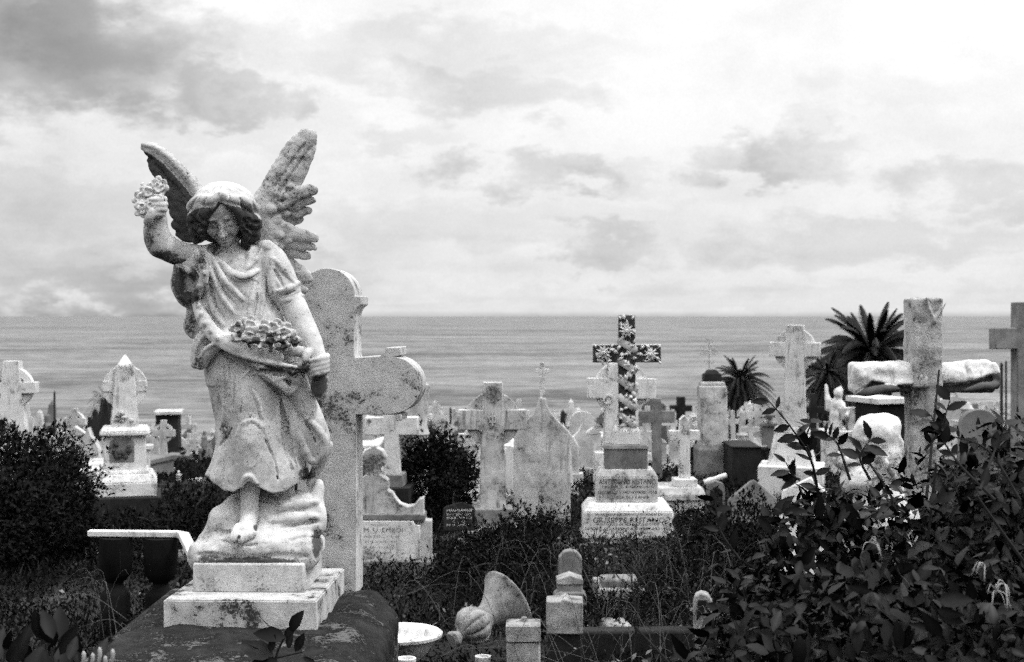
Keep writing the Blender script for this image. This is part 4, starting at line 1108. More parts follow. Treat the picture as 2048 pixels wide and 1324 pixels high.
    for (p, r) in [([(1708, 786, -6), (1735, 783, -14), (1770, 776, -18), (1800, 777, -15)], [4, 7, 7, 3]), ([(1925, 780, -14), (1955, 772, -18), (1980, 770, -16), (1994, 762, -6)], [3, 6, 7, 5]), ([(1712, 735, -12), (1716, 756, -12), (1712, 780, -6)], [7, 8, 5]), ([(1985, 732, -10), (1990, 752, -10), (1992, 776, -4)], [6, 8, 6])]:
        qq = spline([q(*z) for z in p], 5); rr = np.interp(np.linspace(0, 1, len(qq)), np.linspace(0, 1, len(r)), r)*k
        F.poly(qq, rr, 4*k)
    for (p, r) in [([(1728, 742, -22), (1736, 756, -24), (1750, 764, -26)], [2, 4, 3]), ([(1760, 740, -20), (1800, 748, -22), (1830, 744, -20)], [1.5, 3, 1.5]), ([(1890, 742, -20), (1930, 748, -22), (1970, 740, -20)], [1.5, 3, 1.5])]:
        qq = spline([q(*z) for z in p], 5); rr = np.interp(np.linspace(0, 1, len(qq)), np.linspace(0, 1, len(r)), r)*k
        F.poly(qq, rr, 3*k, 's')
    F.rough(.004, 16, 62); F.rough(.0025, 50, 63)
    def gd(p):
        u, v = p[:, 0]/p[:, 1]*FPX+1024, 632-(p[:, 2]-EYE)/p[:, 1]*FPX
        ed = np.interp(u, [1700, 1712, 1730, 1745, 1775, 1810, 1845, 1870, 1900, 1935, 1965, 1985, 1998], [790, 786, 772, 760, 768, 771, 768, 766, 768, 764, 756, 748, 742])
        return np.clip((v-ed+3)/8, 0, 1)*0.9  # darker below the wavy cloth edge
    F.mesh('draped_arms', M['pale'], o, O, gd)
    # --- veiled mourner figure behind it
    Yv = 6.9; k2 = Yv/FPX
    o = empty('veiled_statue', P(1750, 1000, Yv)); tag(o, 'rounded white veiled stone figure seen from behind, left of the draped cross', 'statue')
    O = tuple(o.location); w = lambda px, py, d=0.0: np.array(P(px, py, Yv))+np.array((0, d*k2, 0))
    F = Field(w(1640, 1130, -110), w(1850, 810, 110), 0.006)
    def e(c, r, kk=0, op='u'): F.ell(w(*c), np.array(r)*k2, kk*k2, op)
    e((1746, 868, -4), (40, 44, 40)); e((1772, 862, 8), (30, 42, 34), 8); e((1794, 850, 10), (9, 22, 14), 5)
    e((1768, 930, 6), (42, 52, 60), 16); e((1690, 922, -6), (25, 34, 22), 6); e((1712, 960, -14), (36, 40, 34), 10); e((1760, 1050, 4), (78, 80, 90), 18)
    sheet = lambda pts, r, kk, op='u': F.poly([w(*z) for z in spline(pts, 5)], np.interp(np.linspace(0, 1, 5*(len(pts)-1)+1), np.linspace(0, 1, len(r)), r)*k2, kk*k2, op)
    sheet([(1746, 896, -44), (1758, 922, -56), (1772, 950, -62), (1786, 974, -60)], [3, 6, 7, 5], 3)
    sheet([(1738, 902, -48), (1750, 926, -60), (1764, 956, -64), (1776, 980, -60)], [3, 5, 6, 4], 2, 's')
    sheet([(1704, 892, -30), (1722, 884, -42), (1744, 878, -46), (1768, 884, -44)], [3, 5, 5, 3], 3, 's')
    sheet([(1716, 872, -36), (1736, 862, -42), (1762, 866, -42)], [2, 3.5, 2], 3, 's')
    sheet([(1792, 868, -22), (1800, 894, -24), (1808, 924, -28)], [3, 5, 4], 2)
    sheet([(1784, 872, -32), (1790, 900, -38), (1798, 930, -44)], [2, 4, 3], 2, 's')
    F.rough(.008, 10, 71); F.rough(.004, 35, 72)
    F.mesh('veiled_figure', M['lichen' if 0 else 'pale'], o, O, make_grime_shade([(1788, 945, 22, 36, .6), (1730, 884, 30, 7, .5), (1756, 940, 12, 40, .5), (1700, 945, 30, 10, .4)]))
    # --- grey cross cut by the right edge
    m = Mon('grave_cross', 'plain grey cross cut off by the right edge', 'cross', 2056, 830, 17.0, 4)
    m.put('cross', MB().prism(m.poly(cross_outline(2058, 22, 25, 604, 656, 698, 930, 68)), 0, .2), st['grey'], .01)
    # --- little angel grave far right
    Ya = 26.0; k3 = Ya/FPX
    m = Mon('angel_statue', 'small distant angel with raised wings on a cross-fronted pedestal', 'statue', 1690, 930, Ya)
    F = Field(np.array((-.34, -.25, .30)), np.array((.34, .3, 1.62)), .015)
    z = lambda py: (930-py)*k3
    x = lambda px: (px-1690)*k3
    F.cone((x(1672), 0, z(860)), (x(1674), 0, z(805)), .13, .10, .05); F.ell((x(1676), -.03, z(786)), (.075, .08, .09), .02)
    F.cone((x(1676), 0, z(808)), (x(1676), -.02, z(795)), .06, .05, .03)
    F.poly([(x(1662), .10, z(815)), (x(1655), .13, z(792)), (x(1657), .15, z(766))], [.09, .07, .02], .03, 'u', .5)
    F.poly([(x(1684), .10, z(815)), (x(1682), .13, z(785)), (x(1690), .15, z(762))], [.09, .06, .02], .03, 'u', .5)
    F.poly([(x(1682), -.02, z(812)), (x(1694), -.08, z(822)), (x(1690), -.14, z(830))], [.05, .04, .035], .02)
    F.rough(.012, 12, 81)
    F.mesh('figure', M['pale'], m.o)
    m.put('cross', MB().prism([(x(a), z(b_)) for a, b_ in [(1694, 868), (1716, 868), (1716, 838), (1726, 838), (1726, 815), (1676, 815), (1676, 838), (1694, 838)]], -.12, .1), st['mottled'])
    m.put('pedestal', m.box(MB(), 1650, 1712, None, 872, -.2, .36).box(m.X(1646), m.X(1716), -.24, .40, m.Z(872), m.Z(860)), st['pale'], .01)
    # --- dark table tomb under a white slab, behind the draped cross
    m = Mon('table_tomb', 'dark chest tomb under a white slab behind the draped cross', 'tomb', 1790, 850, 22.0, 18)
    m.put('chest', m.box(MB(), 1762, 1822, None, 808, .1, .8), st['darkst'])
    m.put('slab', m.box(MB(), 1752, 1830, 808, 797, 0, .95), st['pale'])
    # --- marble rail on squat dark balusters, left
    Yt = 8.2
    m = Mon('grave_rail', 'low white marble rail with a turned corner on squat dark balusters, left of the angel', 'railing', 270, 1075, Yt)
    zt = m.Z(1061)
    xr = m.X(354); xe = (388-1024)/FPX*7.4-m.o.location.x
    t = .036
    def rail(pts, w):
        L_ = [Vector(p) for p in pts]; a = L_[0]; out = []
        for i, p in enumerate(L_):
            d = (L_[min(i+1, len(L_)-1)]-L_[max(i-1, 0)]).normalized(); n = Vector((-d.y, d.x)); out.append((p+n*w, p-n*w))
        vs = []; fs = []
        for q, r in out: vs += [(q.x, q.y, zt), (r.x, r.y, zt), (r.x, r.y, zt-t), (q.x, q.y, zt-t)]
        for i in range(len(out)-1):
            for j in range(4): fs.append((4*i+j, 4*i+(j+1) % 4, 4*i+4+(j+1) % 4, 4*i+4+j))
        n = 4*(len(out)-1); fs += [(3, 2, 1, 0), (n, n+1, n+2, n+3)]
        return MB().add(vs, fs)
    m.put('rail', rail([(m.X(177), 0), (xr, 0), (xr+.05, -.05), (xe, -.78)], .03), st['pale'], .006)
    for cx in (232, 322):
        g = MB().lathe([(.085, m.foot), (.085, -.33), (.075, -.31), (.05, -.285), (.045, -.26), (.07, -.235), (.092, -.20), (.098, -.10), (.092, zt-t-.004)], 22, (m.X(cx), 0, 0))
        m.put('baluster', g, st['blackst'], 0)
    # --- low stones seen in the scrub
    def post(px, py, Y, w, kind, label, extra=0):
        m = Mon('kerb_post', label, 'grave post', px, py, Y, random.uniform(-3, 3))
        hw = w/2; D = w*m.k*.95
        if kind == 'gable':
            m.put('shaft', m.box(MB(), px-hw*.92, px+hw*.92, None, py+38, .01, D-.01), st['darkst'], .006)
            m.put('cap', MB().prism(m.poly([(px-hw, py+72), (px+hw, py+72), (px+hw, py+8), (px+hw*.3, py+6), (px, py), (px-hw*.3, py+6), (px-hw, py+8)]), 0, D), st['lichen'], .006)
        elif kind == 'roll':
            m.put('shaft', m.box(MB(), px-hw*.97, px+hw*.97, None, py+42, .004, D-.004), st['lichen'], .008)
            c = m.put('cap', m.box(MB(), px-hw, px+hw, py+41, py+8, 0, D).box(m.X(px-hw*.9), m.X(px+hw*.9), .01, D-.01, m.Z(py+8), m.Z(py+5), .95, .8), st['lichen'], .008)
            m.put('boss', MB().blob((m.X(px+2), D*.5, m.Z(py+5)), (.018, .018, .022), 10, 6), st['lichen'], 0, c)
        else:
            m.put('shaft', m.box(MB(), px-hw, px+hw, None, py+16, 0, D), st['grey'], .006)
            m.put('cap', MB().prism(m.poly([(px-hw*1.05, py+20), (px+hw*1.05, py+20), (px+hw*1.05, py+9), (px, py), (px-hw*1.05, py+9)]), -.005, D+.005), st['lichen'], .005)
            m.put('shoulder', MB().prism(m.poly([(px-hw*1.3, py+62), (px+hw*1.3, py+62), (px+hw*1.3, py+40), (px+hw*.9, py+33), (px-hw*.9, py+33), (px-hw*1.3, py+40)]), -.02, D), st['grey'], .01)
        return m
    post(1046, 1244, 6.1, 70, 'roll', 'square lichened kerb post with a small round boss on its cap')
    post(1129, 1197, 6.9, 74, 'gable', 'kerb post with a bright rain-washed peaked cap, tallest of the posts in the scrub')
    post(1140, 1150, 8.0, 50, 'small', 'small peaked kerb post directly behind the rain-washed one')
    m = Mon('headstone', 'tiny round-topped grave marker deep in brambles under the lettered base', 'headstone', 1141, 1125, 9.6)
    m.put('slab', MB().prism(m.poly([(1118, 1160), (1164, 1160), (1164, 1116), (1154, 1104), (1141, 1101), (1128, 1104), (1118, 1116)]), 0, .1), st['grey'])
    m = Mon('kerb_post', 'scrolled corner post where the kerb meets the broad-leaved bush', 'grave post', 1403, 1250, 7.2, -8)
    m.put('post', MB().prism(m.poly([(1386, 1300), (1424, 1300), (1424, 1204), (1416, 1190), (1402, 1186), (1390, 1192), (1386, 1206)]), 0, .09), st['lichen'], .008)
    m.put('scroll', MB().prism(m.poly([(1393, 1240), (1418, 1210), (1412, 1200), (1396, 1200)]), -.012, .02), st['darkst'], .002)
    m = Mon('grave_kerb', 'long dark mossy kerb stone running to the scrolled corner post', 'kerb', 1290, 1290, 7.2, 0)
    m.put('stone', m.box(MB(), 1165, 1392, None, 1262, 0, .12), st['darkst'], .015)
    m = Mon('grave_slab', 'cracked pale ledger slab lying in weeds below the lettered base', 'slab', 1240, 1165, 9.4, 2)
    m.put('slab', m.box(MB(), 1205, 1278, None, 1160, 0, .22), st['grey'], .012)
    m.put('edging', m.box(MB(), 1195, 1288, None, 1175, -.05, .4), st['lichen'], .012)
    m = Mon('grave_slab', 'broken stone chips and slab edge beside the tallest kerb post', 'slab', 1235, 1255, 7.6, 8)
    m.put('slab', m.box(MB(), 1215, 1265, None, 1250, 0, .2), st['lichen'], .015)
    # --- toppled urn
    A = P(968, 1236, 7.1)
    o = empty('toppled_urn', A); tag(o, 'fluted stone urn lying on its side in the scrub', 'urn')
    Mx = Vector((.235, .17, .135)).normalized().to_track_quat('Z', 'Y').to_matrix()
    body = [(.004, -.215), (.040, -.212), (.046, -.198), (.036, -.18), (.026, -.16), (.036, -.15), (.072, -.130), (.098, -.098), (.102, -.06), (.090, -.035), (.074, -.015), (.062, .0), (.062, .02), (.078, .05), (.102, .085), (.128, .115), (.148, .138), (.158, .149), (.169, .154), (.172, .164), (.162, .172), (.148, .168), (.12, .14), (.08, .09), (.05, .04), (.004, .03)]
    mb = MB(); seg = 80; vs = []; fs = []
    for r, z in body:
        for i in range(seg):
            a = 2*math.pi*i/seg
            rr = r*(1-(.17*(1-abs(math.sin(5*a)))**2 if -.14 < z < -.02 else 0))
            vs.append(Mx @ Vector((rr*math.cos(a), rr*math.sin(a), z)))
    for j in range(len(body)-1):
        for i in range(seg): fs.append((j*seg+i, j*seg+(i+1) % seg, (j+1)*seg+(i+1) % seg, (j+1)*seg+i))
    fs.append(tuple(range(seg-1, -1, -1))); mb.add(vs, fs)
    mb.build('body', M['lichen'], o, 0, 50)
    # --- pale shallow basin
    B0 = P(800, 1262, 6.0)
    o = empty('stone_basin', B0); tag(o, 'pale shallow stone basin on a dark foot beside the sandstone block', 'basin')
    MB().lathe([(.03, -.145), (.06, -.140), (.10, -.105), (.145, -.050), (.160, -.030), (.178, -.020), (.180, -.008), (.170, 0), (.150, -.006), (.138, -.016), (.132, -.030), (.118, -.06), (.08, -.095), (.004, -.105)], 48).build('bowl', M['pale'], o, 0, 50)
    MB().lathe([(.11, ground_z(6.0)-.2-B0.z), (.10, -.32), (.06, -.27), (.05, -.20), (.07, -.166), (.004, -.164)], 28).build('foot', M['darkst'], o, 0, 50)
    for (px, py, Y, w, lab) in [(966, 1312, 6.2, .035, 'small white vase top poking out of the scrub at the bottom edge'), (812, 1316, 5.6, .04, 'small white marble fragment below the basin')]:
        o = MB().lathe([(w*.6, -.12), (w*.7, -.05), (w, -.01), (w, 0), (w*.75, 0), (w*.6, -.03), (.003, -.03)], 18).build('vase', M['pale'], None, 0, 50)
        o.location = P(px, py, Y); tag(o, lab, 'vase')
    # pale lumps near the bench
    for (px, py, Y, w, h, lab) in [(288, 1118, 11.6, 34, 15, 'low pale boulder seen between the two dark balusters'), (372, 1108, 11.4, 46, 17, 'rounded grey boulder below the turned corner of the white rail')]:
        k4 = Y/FPX; c = np.array(P(px, py+h*.4, Y)); F = Field(c-np.array((w, w, h*1.8))*k4, c+np.array((w, w, h*1.8))*k4, .008)
        F.ell(c, np.array((w*.5, w*.45, h))*k4); F.rough(.05, 6, int(px)); F.rough(.015, 22, int(px))
        o = F.mesh('boulder', M['grey'], None, tuple(c)); o.location = c; tag(o, lab, 'rock')
    # blurred draped column behind the lobe of the angel cross
    m = Mon('urn_column', 'pale draped column just behind the rounded arm of the angel cross', 'monument', 838, 880, 20.0)
    m.put('column', MB().lathe([(.13, m.foot), (.13, m.Z(872)), (.15, m.Z(868)), (.11, m.Z(850)), (.135, m.Z(800)), (.15, m.Z(770)), (.05, m.Z(762)), (.004, m.Z(755))], 20), st['mottled'], 0)

# ---------------------------------------------------------------- the far field of graves
def far_kinds():
    """small meshes, origin at ground, about life size; each returns (name, label, category, mesh builder)"""
    out = []
    def sq(mb, w, d, z0, z1, tx=1.0): return mb.box(-w/2, w/2, -d/2, d/2, z0, z1, tx, tx)
    mb = MB(); sq(mb, .7, .5, -.3, .25); sq(mb, .5, .36, .25, .5, .9); mb.prism([(-.1, .5), (.1, .5), (.09, 1.15), (.36, 1.15), (.36, 1.34), (.085, 1.34), (.08, 1.7), (-.08, 1.7), (-.085, 1.34), (-.36, 1.34), (-.36, 1.15), (-.09, 1.15)], -.08, .08)
    out.append(('grave_cross', 'small pale cross on a block', 'cross', mb, 215))
    mb = MB(); sq(mb, .8, .6, -.3, .3); sq(mb, .62, .45, .3, .6, .8); mb.prism([(-.17, .6), (.17, .6), (.12, 1.45), (.42, 1.45), (.42, 1.7), (.11, 1.7), (.1, 2.05), (-.1, 2.05), (-.11, 1.7), (-.42, 1.7), (-.42, 1.45), (-.12, 1.45)], -.1, .1)
    mb.ring(0, 1.575, .26, .36, -.07, .07, n=20); out.append(('celtic_cross', 'distant pale wheel-head cross', 'wheel cross', mb, 125))
    mb = MB(); sq(mb, .8, .4, -.3, .15); pts = [(-.34, .15), (.34, .15), (.34, .95)]+[(.34*math.cos(R(a)), .95+.26*math.sin(R(a))) for a in range(15, 180, 15)]+[(-.34, .95)]; mb.prism(pts, -.07, .07)
    out.append(('headstone', 'small pale round-topped headstone', 'headstone', mb, 140))
    mb = MB(); sq(mb, .75, .4, -.3, .2); mb.prism([(-.3, .2), (.3, .2), (.3, .8), (.2, .98), (.08, 1.1), (0, 1.28), (-.08, 1.1), (-.2, .98), (-.3, .8)], -.07, .07)
    out.append(('headstone', 'small pale pointed headstone', 'pointed headstone', mb, 88))
    mb = MB(); sq(mb, .9, .9, -.3, .3); sq(mb, .7, .7, .3, .55); sq(mb, .5, .5, .55, 1.1, .95); sq(mb, .58, .58, 1.1, 1.18); sq(mb, .36, .36, 1.18, 2.3, .62); mb.pyramid(-.11, .11, -.11, .11, 2.3, 2.5)
    out.append(('obelisk', 'distant pale tapering obelisk', 'obelisk', mb, 36))
    mb = MB(); sq(mb, .9, .8, -.3, .3); sq(mb, .62, .55, .3, 1.2, .95); sq(mb, .74, .66, 1.2, 1.32); mb.lathe([(.06, 1.32), (.14, 1.36), (.07, 1.42), (.19, 1.6), (.2, 1.68), (.12, 1.76), (.09, 1.84), (.01, 1.9)], 12)
    out.append(('urn_pedestal', 'distant pale pedestal with an urn', 'pedestal', mb, 40))
    mb = MB(); sq(mb, 1.0, 1.9, -.3, .45); sq(mb, 1.1, 2.0, .45, .55)
    out.append(('box_tomb', 'low pale box tomb among far graves', 'tomb', mb, 70))
    mb = MB(); sq(mb, .85, .4, -.3, .2); sq(mb, .65, .18, .2, 1.25, .98); mb.prism([(-.36, 1.25), (.36, 1.25), (0, 1.5)], -.1, .1)
    out.append(('headstone', 'small pale gabled headstone', 'gabled headstone', mb, 40))
    mb = MB(); sq(mb, .8, .6, -.3, .4); sq(mb, .55, .4, .4, .8, .9); mb.lathe([(.16, .8), (.2, .95), (.15, 1.25), (.17, 1.4), (.1, 1.5), (.11, 1.62), (.09, 1.74), (.01, 1.8)], 12)
    out.append(('statue', 'distant pale robed statue on a pedestal', 'statue', mb, 30))
    return out

def build_far():
    rg = random.Random(21); kinds = far_kinds(); placed = []
    blockers = [(1.2, 14), (-4.8, 17.5)]
    def free(x, y, r): return all((x-a)**2+(y-b)**2 > (r+c)**2 for a, b, c in placed)
    protos = {}
    H = [1.7, 2.05, 1.21, 1.28, 2.5, 1.9, .55, 1.5, 1.8]
    def put(ki, x, y, sc, dark=0, rz=None, lab=None):
        name, label, cat, mb, n = kinds[ki]
        mt = ('far', 'farg', 'fard')[dark]
        key = (ki, dark)
        o = protos.get(key)
        if o is None:
            o = mb.build(name, M[mt], None, 0, 30); protos[key] = o
        else:
            o = o.copy(); COL.objects.link(o)
        o.location = (x, y, ground_z(y, x)); o.scale = (sc,)*3
        o.rotation_euler = (R(rg.uniform(-2.5, 2.5)), R(rg.uniform(-2.5, 2.5)), R(rg.uniform(-16, 16)) if rz is None else R(rz))
        tag(o, lab or label.replace('pale', ('pale', 'greyed', 'blackened')[dark]), cat, 'far graves: '+label.replace('pale', ('pale', 'greyed', 'blackened')[dark]))
        placed.append((x, y, .55*sc)); return o
    def at(px, Y): return (px-1024)/FPX*Y
    # picked out in the photograph: kind, pixel, top pixel, distance
    for ki, px, tp, Y, dk, lab in [(1, 325, 840, 34, 0, 'white wheel-head cross standing free right of the pointed-cap monument'), (3, 394, 886, 74, 0, 'lone white pointed headstone on dark grass between the monument and the angel'), (0, 394, 920, 52, 0, 'tiny white cross on dark grass left of the angel skirt'), (6, 395, 957, 27, 0, 'low white tomb just left of the angel skirt'),
                                (5, 358, 940, 27, 0, 'squat pale pedestal left of the low white tomb'), (0, 378, 832, 84, 0, 'white cross before the dark tomb shelter'), (3, 1160, 848, 26, 0, 'pale pointed headstone right of the swept-shouldered slab'), (3, 1131, 846, 24, 0, 'pale pointed headstone touching the swept-shouldered slab'), (1, 896, 842, 36, 0, 'pale wheel-head cross just above the round shrub'), (4, 55, 796, 60, 0, 'pale obelisk right of the left-edge wheel-head cross'),
                                (4, 99, 800, 64, 1, 'grey obelisk above the near-black left shrub'), (0, 1502, 836, 34, 0, 'pale cross at the foot of the small palm'), (1, 1516, 804, 44, 0, 'pale wheel-head cross right of the small palm trunk'), (5, 1537, 820, 44, 1, 'grey urn pedestal left of the white wheel-head cross'), (2, 1950, 818, 26, 1, 'round-topped grey headstone right of the draped cross'), (5, 1932, 802, 30, 0, 'pale urn pedestal under the right arm of the draped cross'),
                                (0, 1296, 812, 38, 0, 'pale cross behind the narrow grey one'), (0, 1343, 818, 34, 0, 'pale cross left of the small dark grey cross'), (7, 806, 838, 30, 1, 'grey gabled stone left of the round shrub'), (2, 1900, 792, 40, 0, 'pale round-topped stone just below the draped right arm'), (8, 1882, 806, 34, 0, 'pale robed statue right of the draped cross shaft')]:
        x = at(px, Y); put(ki, x, Y, (P(px, tp, Y).z-ground_z(Y, x))/H[ki], dk, lab=lab)
    # nearer small stones between the named monuments
    c = 0
    for t in range(3000):
        if c >= 56: break
        y = rg.uniform(19, 38); x = rg.uniform(-.37, .37)*y; px = 1024+x/y*FPX
        if 455 < px < 640 or 790 < px < 950 or px > 1860 or 280 < px < 450 or px > 1420 or (px < 175 and y < 26) or (175 < px < 330 and y < 24) or (1160 < px < 1420 and y < 27) or (1500 < px < 1640 and y < 26) or not free(x, y, .75): continue
        ki = rg.choice((0, 0, 1, 2, 2, 3, 3, 7, 5, 6, 6)); gz = ground_z(y, x); tp = rg.uniform(842, 905)
        sc = min((P(px, tp, y).z-gz)/H[ki], .85)
        if sc < .4: continue
        d = rg.choice((0, 0, 0, 0, 0, 1)); nm, lb = kinds[ki][0], kinds[ki][1]
        put(ki, x, y, sc, d, lab=('nearer ' + lb.replace('pale', ('pale', 'greyed')[d]).replace('small ', '').replace('distant ', '').replace('among far graves', 'between monuments')).replace('headstone', 'low headstone')+' short of the far rows')['group'] = 'nearer low graves: '+lb.replace('pale', ('pale', 'greyed')[d]); c += 1
    for ki, (name, label, cat, mb, n) in enumerate(kinds):
        c = 0; tries = 0
        while c < n and tries < 6000:
            tries += 1
            y = 36 + (118-36)*rg.random()**0.72
            x = rg.uniform(-.375, .385)*y
            px = 1024+x/y*FPX
            if 470 < px < 640: continue
            if y < 48 and (rg.random() < .5 or 300 < px < 440): continue
            if 340 < px < 440 and y < 58 and rg.random() < .4: continue
            if not free(x, y, .42) or (315 < px < 470 and y < 56): continue
            gz = ground_z(y, x); tp = rg.uniform(792, 850) if 300 < px < 1400 else rg.uniform(772, 836)
            sc = min(rg.uniform(.75, 1.2), (P(px, tp, y).z-gz)/H[ki])
            if 315 < px < 470: sc = min(sc, .8)
            if sc < .5: continue
            d = 1 if rg.random() < .16 else 0
            if ki == 7: d = rg.choice((1, 1, 2))
            elif rg.random() < .13: d = 2
            put(ki, x, y, sc, d); c += 1
    # a dark open tomb shed with a white roof slab
    m = Mon('mausoleum', 'dark little tomb shelter with a white roof slab left of the angel', 'mausoleum', 335, 870, 70.0, 8)
    m.put('walls', m.box(MB(), 312, 356, None, 829, 0, 1.6), M['fard']); m.put('roof', m.box(MB(), 308, 362, 829, 823, -.15, 1.8), M['far'])
    for (px, yt, Y, w, lab) in [(109, 786, 50, 1.6, 'thin dark post rising above the far graves at the left'), (901, 820, 40, 2.0, 'dark post behind the round shrub'), (2003, 730, 42, 2.4, 'tall dark post near the right edge'), (2012, 726, 44, 1.6, 'slender dark post beside the tall one near the right edge'), (1728, 810, 36, 1.5, 'short dark post between palm trunk and draped cross')]:
        k = Y/FPX; h = P(px, yt, Y).z-ground_z(Y, at(px, Y))
        o = MB().box(-w*k, w*k, -w*k, w*k, -.3, h).pyramid(-w*k*1.3, w*k*1.3, -w*k*1.3, w*k*1.3, h, h+.1).build('post', M['iron'])
        o.location = (at(px, Y), Y, ground_z(Y, at(px, Y))); tag(o, lab, 'post')
# ---------------------------------------------------------------- ground, sea
def build_ground():
    ys = np.concatenate([np.linspace(-30, 2, 10), np.geomspace(2.5, 121, 150), [121.6, 123, 128]])
    t = np.linspace(-1, 1, 141); t = np.sign(t)*np.abs(t)**1.3
    Yg, T = np.meshgrid(ys, t, indexing='ij'); Xg = T*(22+1.1*np.maximum(Yg, 0))
    z = ground_np(Xg, Yg)
    z = z + vnoise(Xg, Yg, 0*Xg, .5, 1)*.10 + vnoise(Xg, Yg, 0*Xg, .11, 2)*.25*np.clip(Yg/30, 0.1, 1)
    drop = np.interp(Yg, [121, 121.6, 123, 128], [0, -1.0, -12, -18]); z += drop
    n, m = Yg.shape
    V = np.stack([Xg.ravel(), Yg.ravel(), z.ravel()], 1)
    i = np.arange((n-1)*m).reshape(n-1, m)[:, :-1].ravel()
    F = np.stack([i, i+1, i+m+1, i+m], 1)
    mat = bpy.data.materials.new('ground'); nt = nodes_of(mat)
    tc = N(nt, 'ShaderNodeTexCoord'); n1 = NOISE(nt, tc.outputs['Object'], 1.1, 8, .65); n2 = NOISE(nt, tc.outputs['Object'], 22, 5, .7)
    f = MATH(nt, 'MULTIPLY_ADD', STEP(nt, n1, .45, .75), .05, .018); f = MATH(nt, 'MULTIPLY', f, MATH(nt, 'MULTIPLY_ADD', n2, 1.4, .3))
    c = N(nt, 'ShaderNodeCombineColor')
    for k in range(3): L(nt, f, c.inputs[k])
    pb = N(nt, 'ShaderNodeBsdfPrincipled', i_Roughness=.95); pb.inputs['Specular IOR Level'].default_value = .1
    b = N(nt, 'ShaderNodeBump', i_Strength=.6, i_Distance=.04); L(nt, n2, b.inputs['Height']); L(nt, b.outputs[0], pb.inputs['Normal'])
    L(nt, c.outputs[0], pb.inputs['Base Color']); L(nt, pb.outputs[0], N(nt, 'ShaderNodeOutputMaterial').inputs[0])
    tag(np_mesh('ground', V, F, mat), kind='structure')
    # sea
    mat = bpy.data.materials.new('sea'); nt = nodes_of(mat)
    tc = N(nt, 'ShaderNodeTexCoord'); v = tc.outputs['Object']
    w = MAPV(nt, v, (.55, 1, 1))
    n1 = NOISE(nt, w, .012, 10, .62, .3); n2 = NOISE(nt, w, .09, 8, .7); n3 = NOISE(nt, w, .0022, 5, .6)
    n4 = NOISE(nt, w, .35, 6, .75)
    s = MATH(nt, 'ADD', MATH(nt, 'MULTIPLY', n1, .36), MATH(nt, 'ADD', MATH(nt, 'MULTIPLY', n2, .40), MATH(nt, 'ADD', MATH(nt, 'MULTIPLY', n3, .14), MATH(nt, 'MULTIPLY', n4, .25))))
    f = STEP(nt, s, .44, .72, SEA[0], SEA[1])
    c = N(nt, 'ShaderNodeCombineColor')
    for k in range(3): L(nt, f, c.inputs[k])
    pb = N(nt, 'ShaderNodeBsdfPrincipled', i_Roughness=.5); pb.inputs['Specular IOR Level'].default_value = SEA[2]
    b = N(nt, 'ShaderNodeBump', i_Strength=1.0, i_Distance=1.2); L(nt, n2, b.inputs['Height']); L(nt, b.outputs[0], pb.inputs['Normal'])
    L(nt, c.outputs[0], pb.inputs['Base Color']); L(nt, pb.outputs[0], N(nt, 'ShaderNodeOutputMaterial').inputs[0])
    z = EYE-26
    tag(MB().add([(-60000, 100, z), (60000, 100, z), (60000, 70000, z), (-60000, 70000, z)], [(0, 1, 2, 3)]).build('sea', mat), kind='structure')
SEA = (.02, .22, .10)

# ---------------------------------------------------------------- leaves
def unit(a): return a/np.maximum(np.linalg.norm(a, axis=1, keepdims=True), 1e-9)
def frames(axis, nrm):
    a = unit(axis); s = unit(np.cross(a, nrm)); n = np.cross(s, a)
    return a, s, n
def big_leaves(name, pos, axis, nrm, length, mat, parent, rg, ratio=.5, fold=.22, droop=.25, lorigin=(0, 0, 0)):
    a, s, n = frames(axis, nrm); k = len(pos); Lx = length[:, None]; w = Lx*ratio*rg.uniform(.85, 1.15, (k, 1))
    dr = rg.uniform(-.1, 1, (k, 1))*droop; fo = rg.uniform(.2, 1.3, (k, 1))*fold
    tw = rg.uniform(-.25, .25, (k, 1))
    P_ = []; vein = []
    for t, hw in ((0, 0), (.22, .40), (.5, .5), (.8, .27), (1.0, 0)):
        mid = pos + a*Lx*t + n*(-dr*Lx*t*t)
        P_.append(mid); vein.append(1.0)
        if hw:
            for q in (-1, 1):
                P_.append(mid + s*q*w*hw + n*(fo*w*hw + q*tw*w*hw*t)); vein.append(0.0)
    V = np.stack(P_, 1).reshape(-1, 3); nv = len(P_)
    # index: 0; 1,2,3; 4,5,6; 7,8,9; 10
    tri = np.array([(0, 1, 2), (0, 3, 1), (1, 4, 5), (1, 5, 2), (1, 3, 6), (1, 6, 4), (4, 7, 8), (4, 8, 5), (4, 6, 9), (4, 9, 7), (7, 10, 8), (7, 9, 10)])
    F = (tri[None]+(np.arange(k)*nv)[:, None, None]).reshape(-1, 3)
    return np_mesh(name, V-np.array(lorigin), F, mat, parent, {'rnd': np.repeat(rg.random(k)**2.6, nv), 'vein': np.tile(vein, k)})
def small_leaves(name, pos, axis, nrm, length, mat, parent, rg, ratio=.4, lorigin=(0, 0, 0), rnd=None):
    a, s, n = frames(axis, nrm); k = len(pos); Lx = length[:, None]; w = Lx*ratio/2
    V = np.stack([pos, pos+a*Lx*.5+s*w+n*Lx*.06, pos+a*Lx, pos+a*Lx*.5-s*w+n*Lx*.06], 1).reshape(-1, 3)
    F = np.arange(4*k).reshape(k, 4)
    r = rg.random(k)**1.5 if rnd is None else rnd
    return np_mesh(name, V-np.array(lorigin), F, mat, parent, {'rnd': np.repeat(r, 4)})

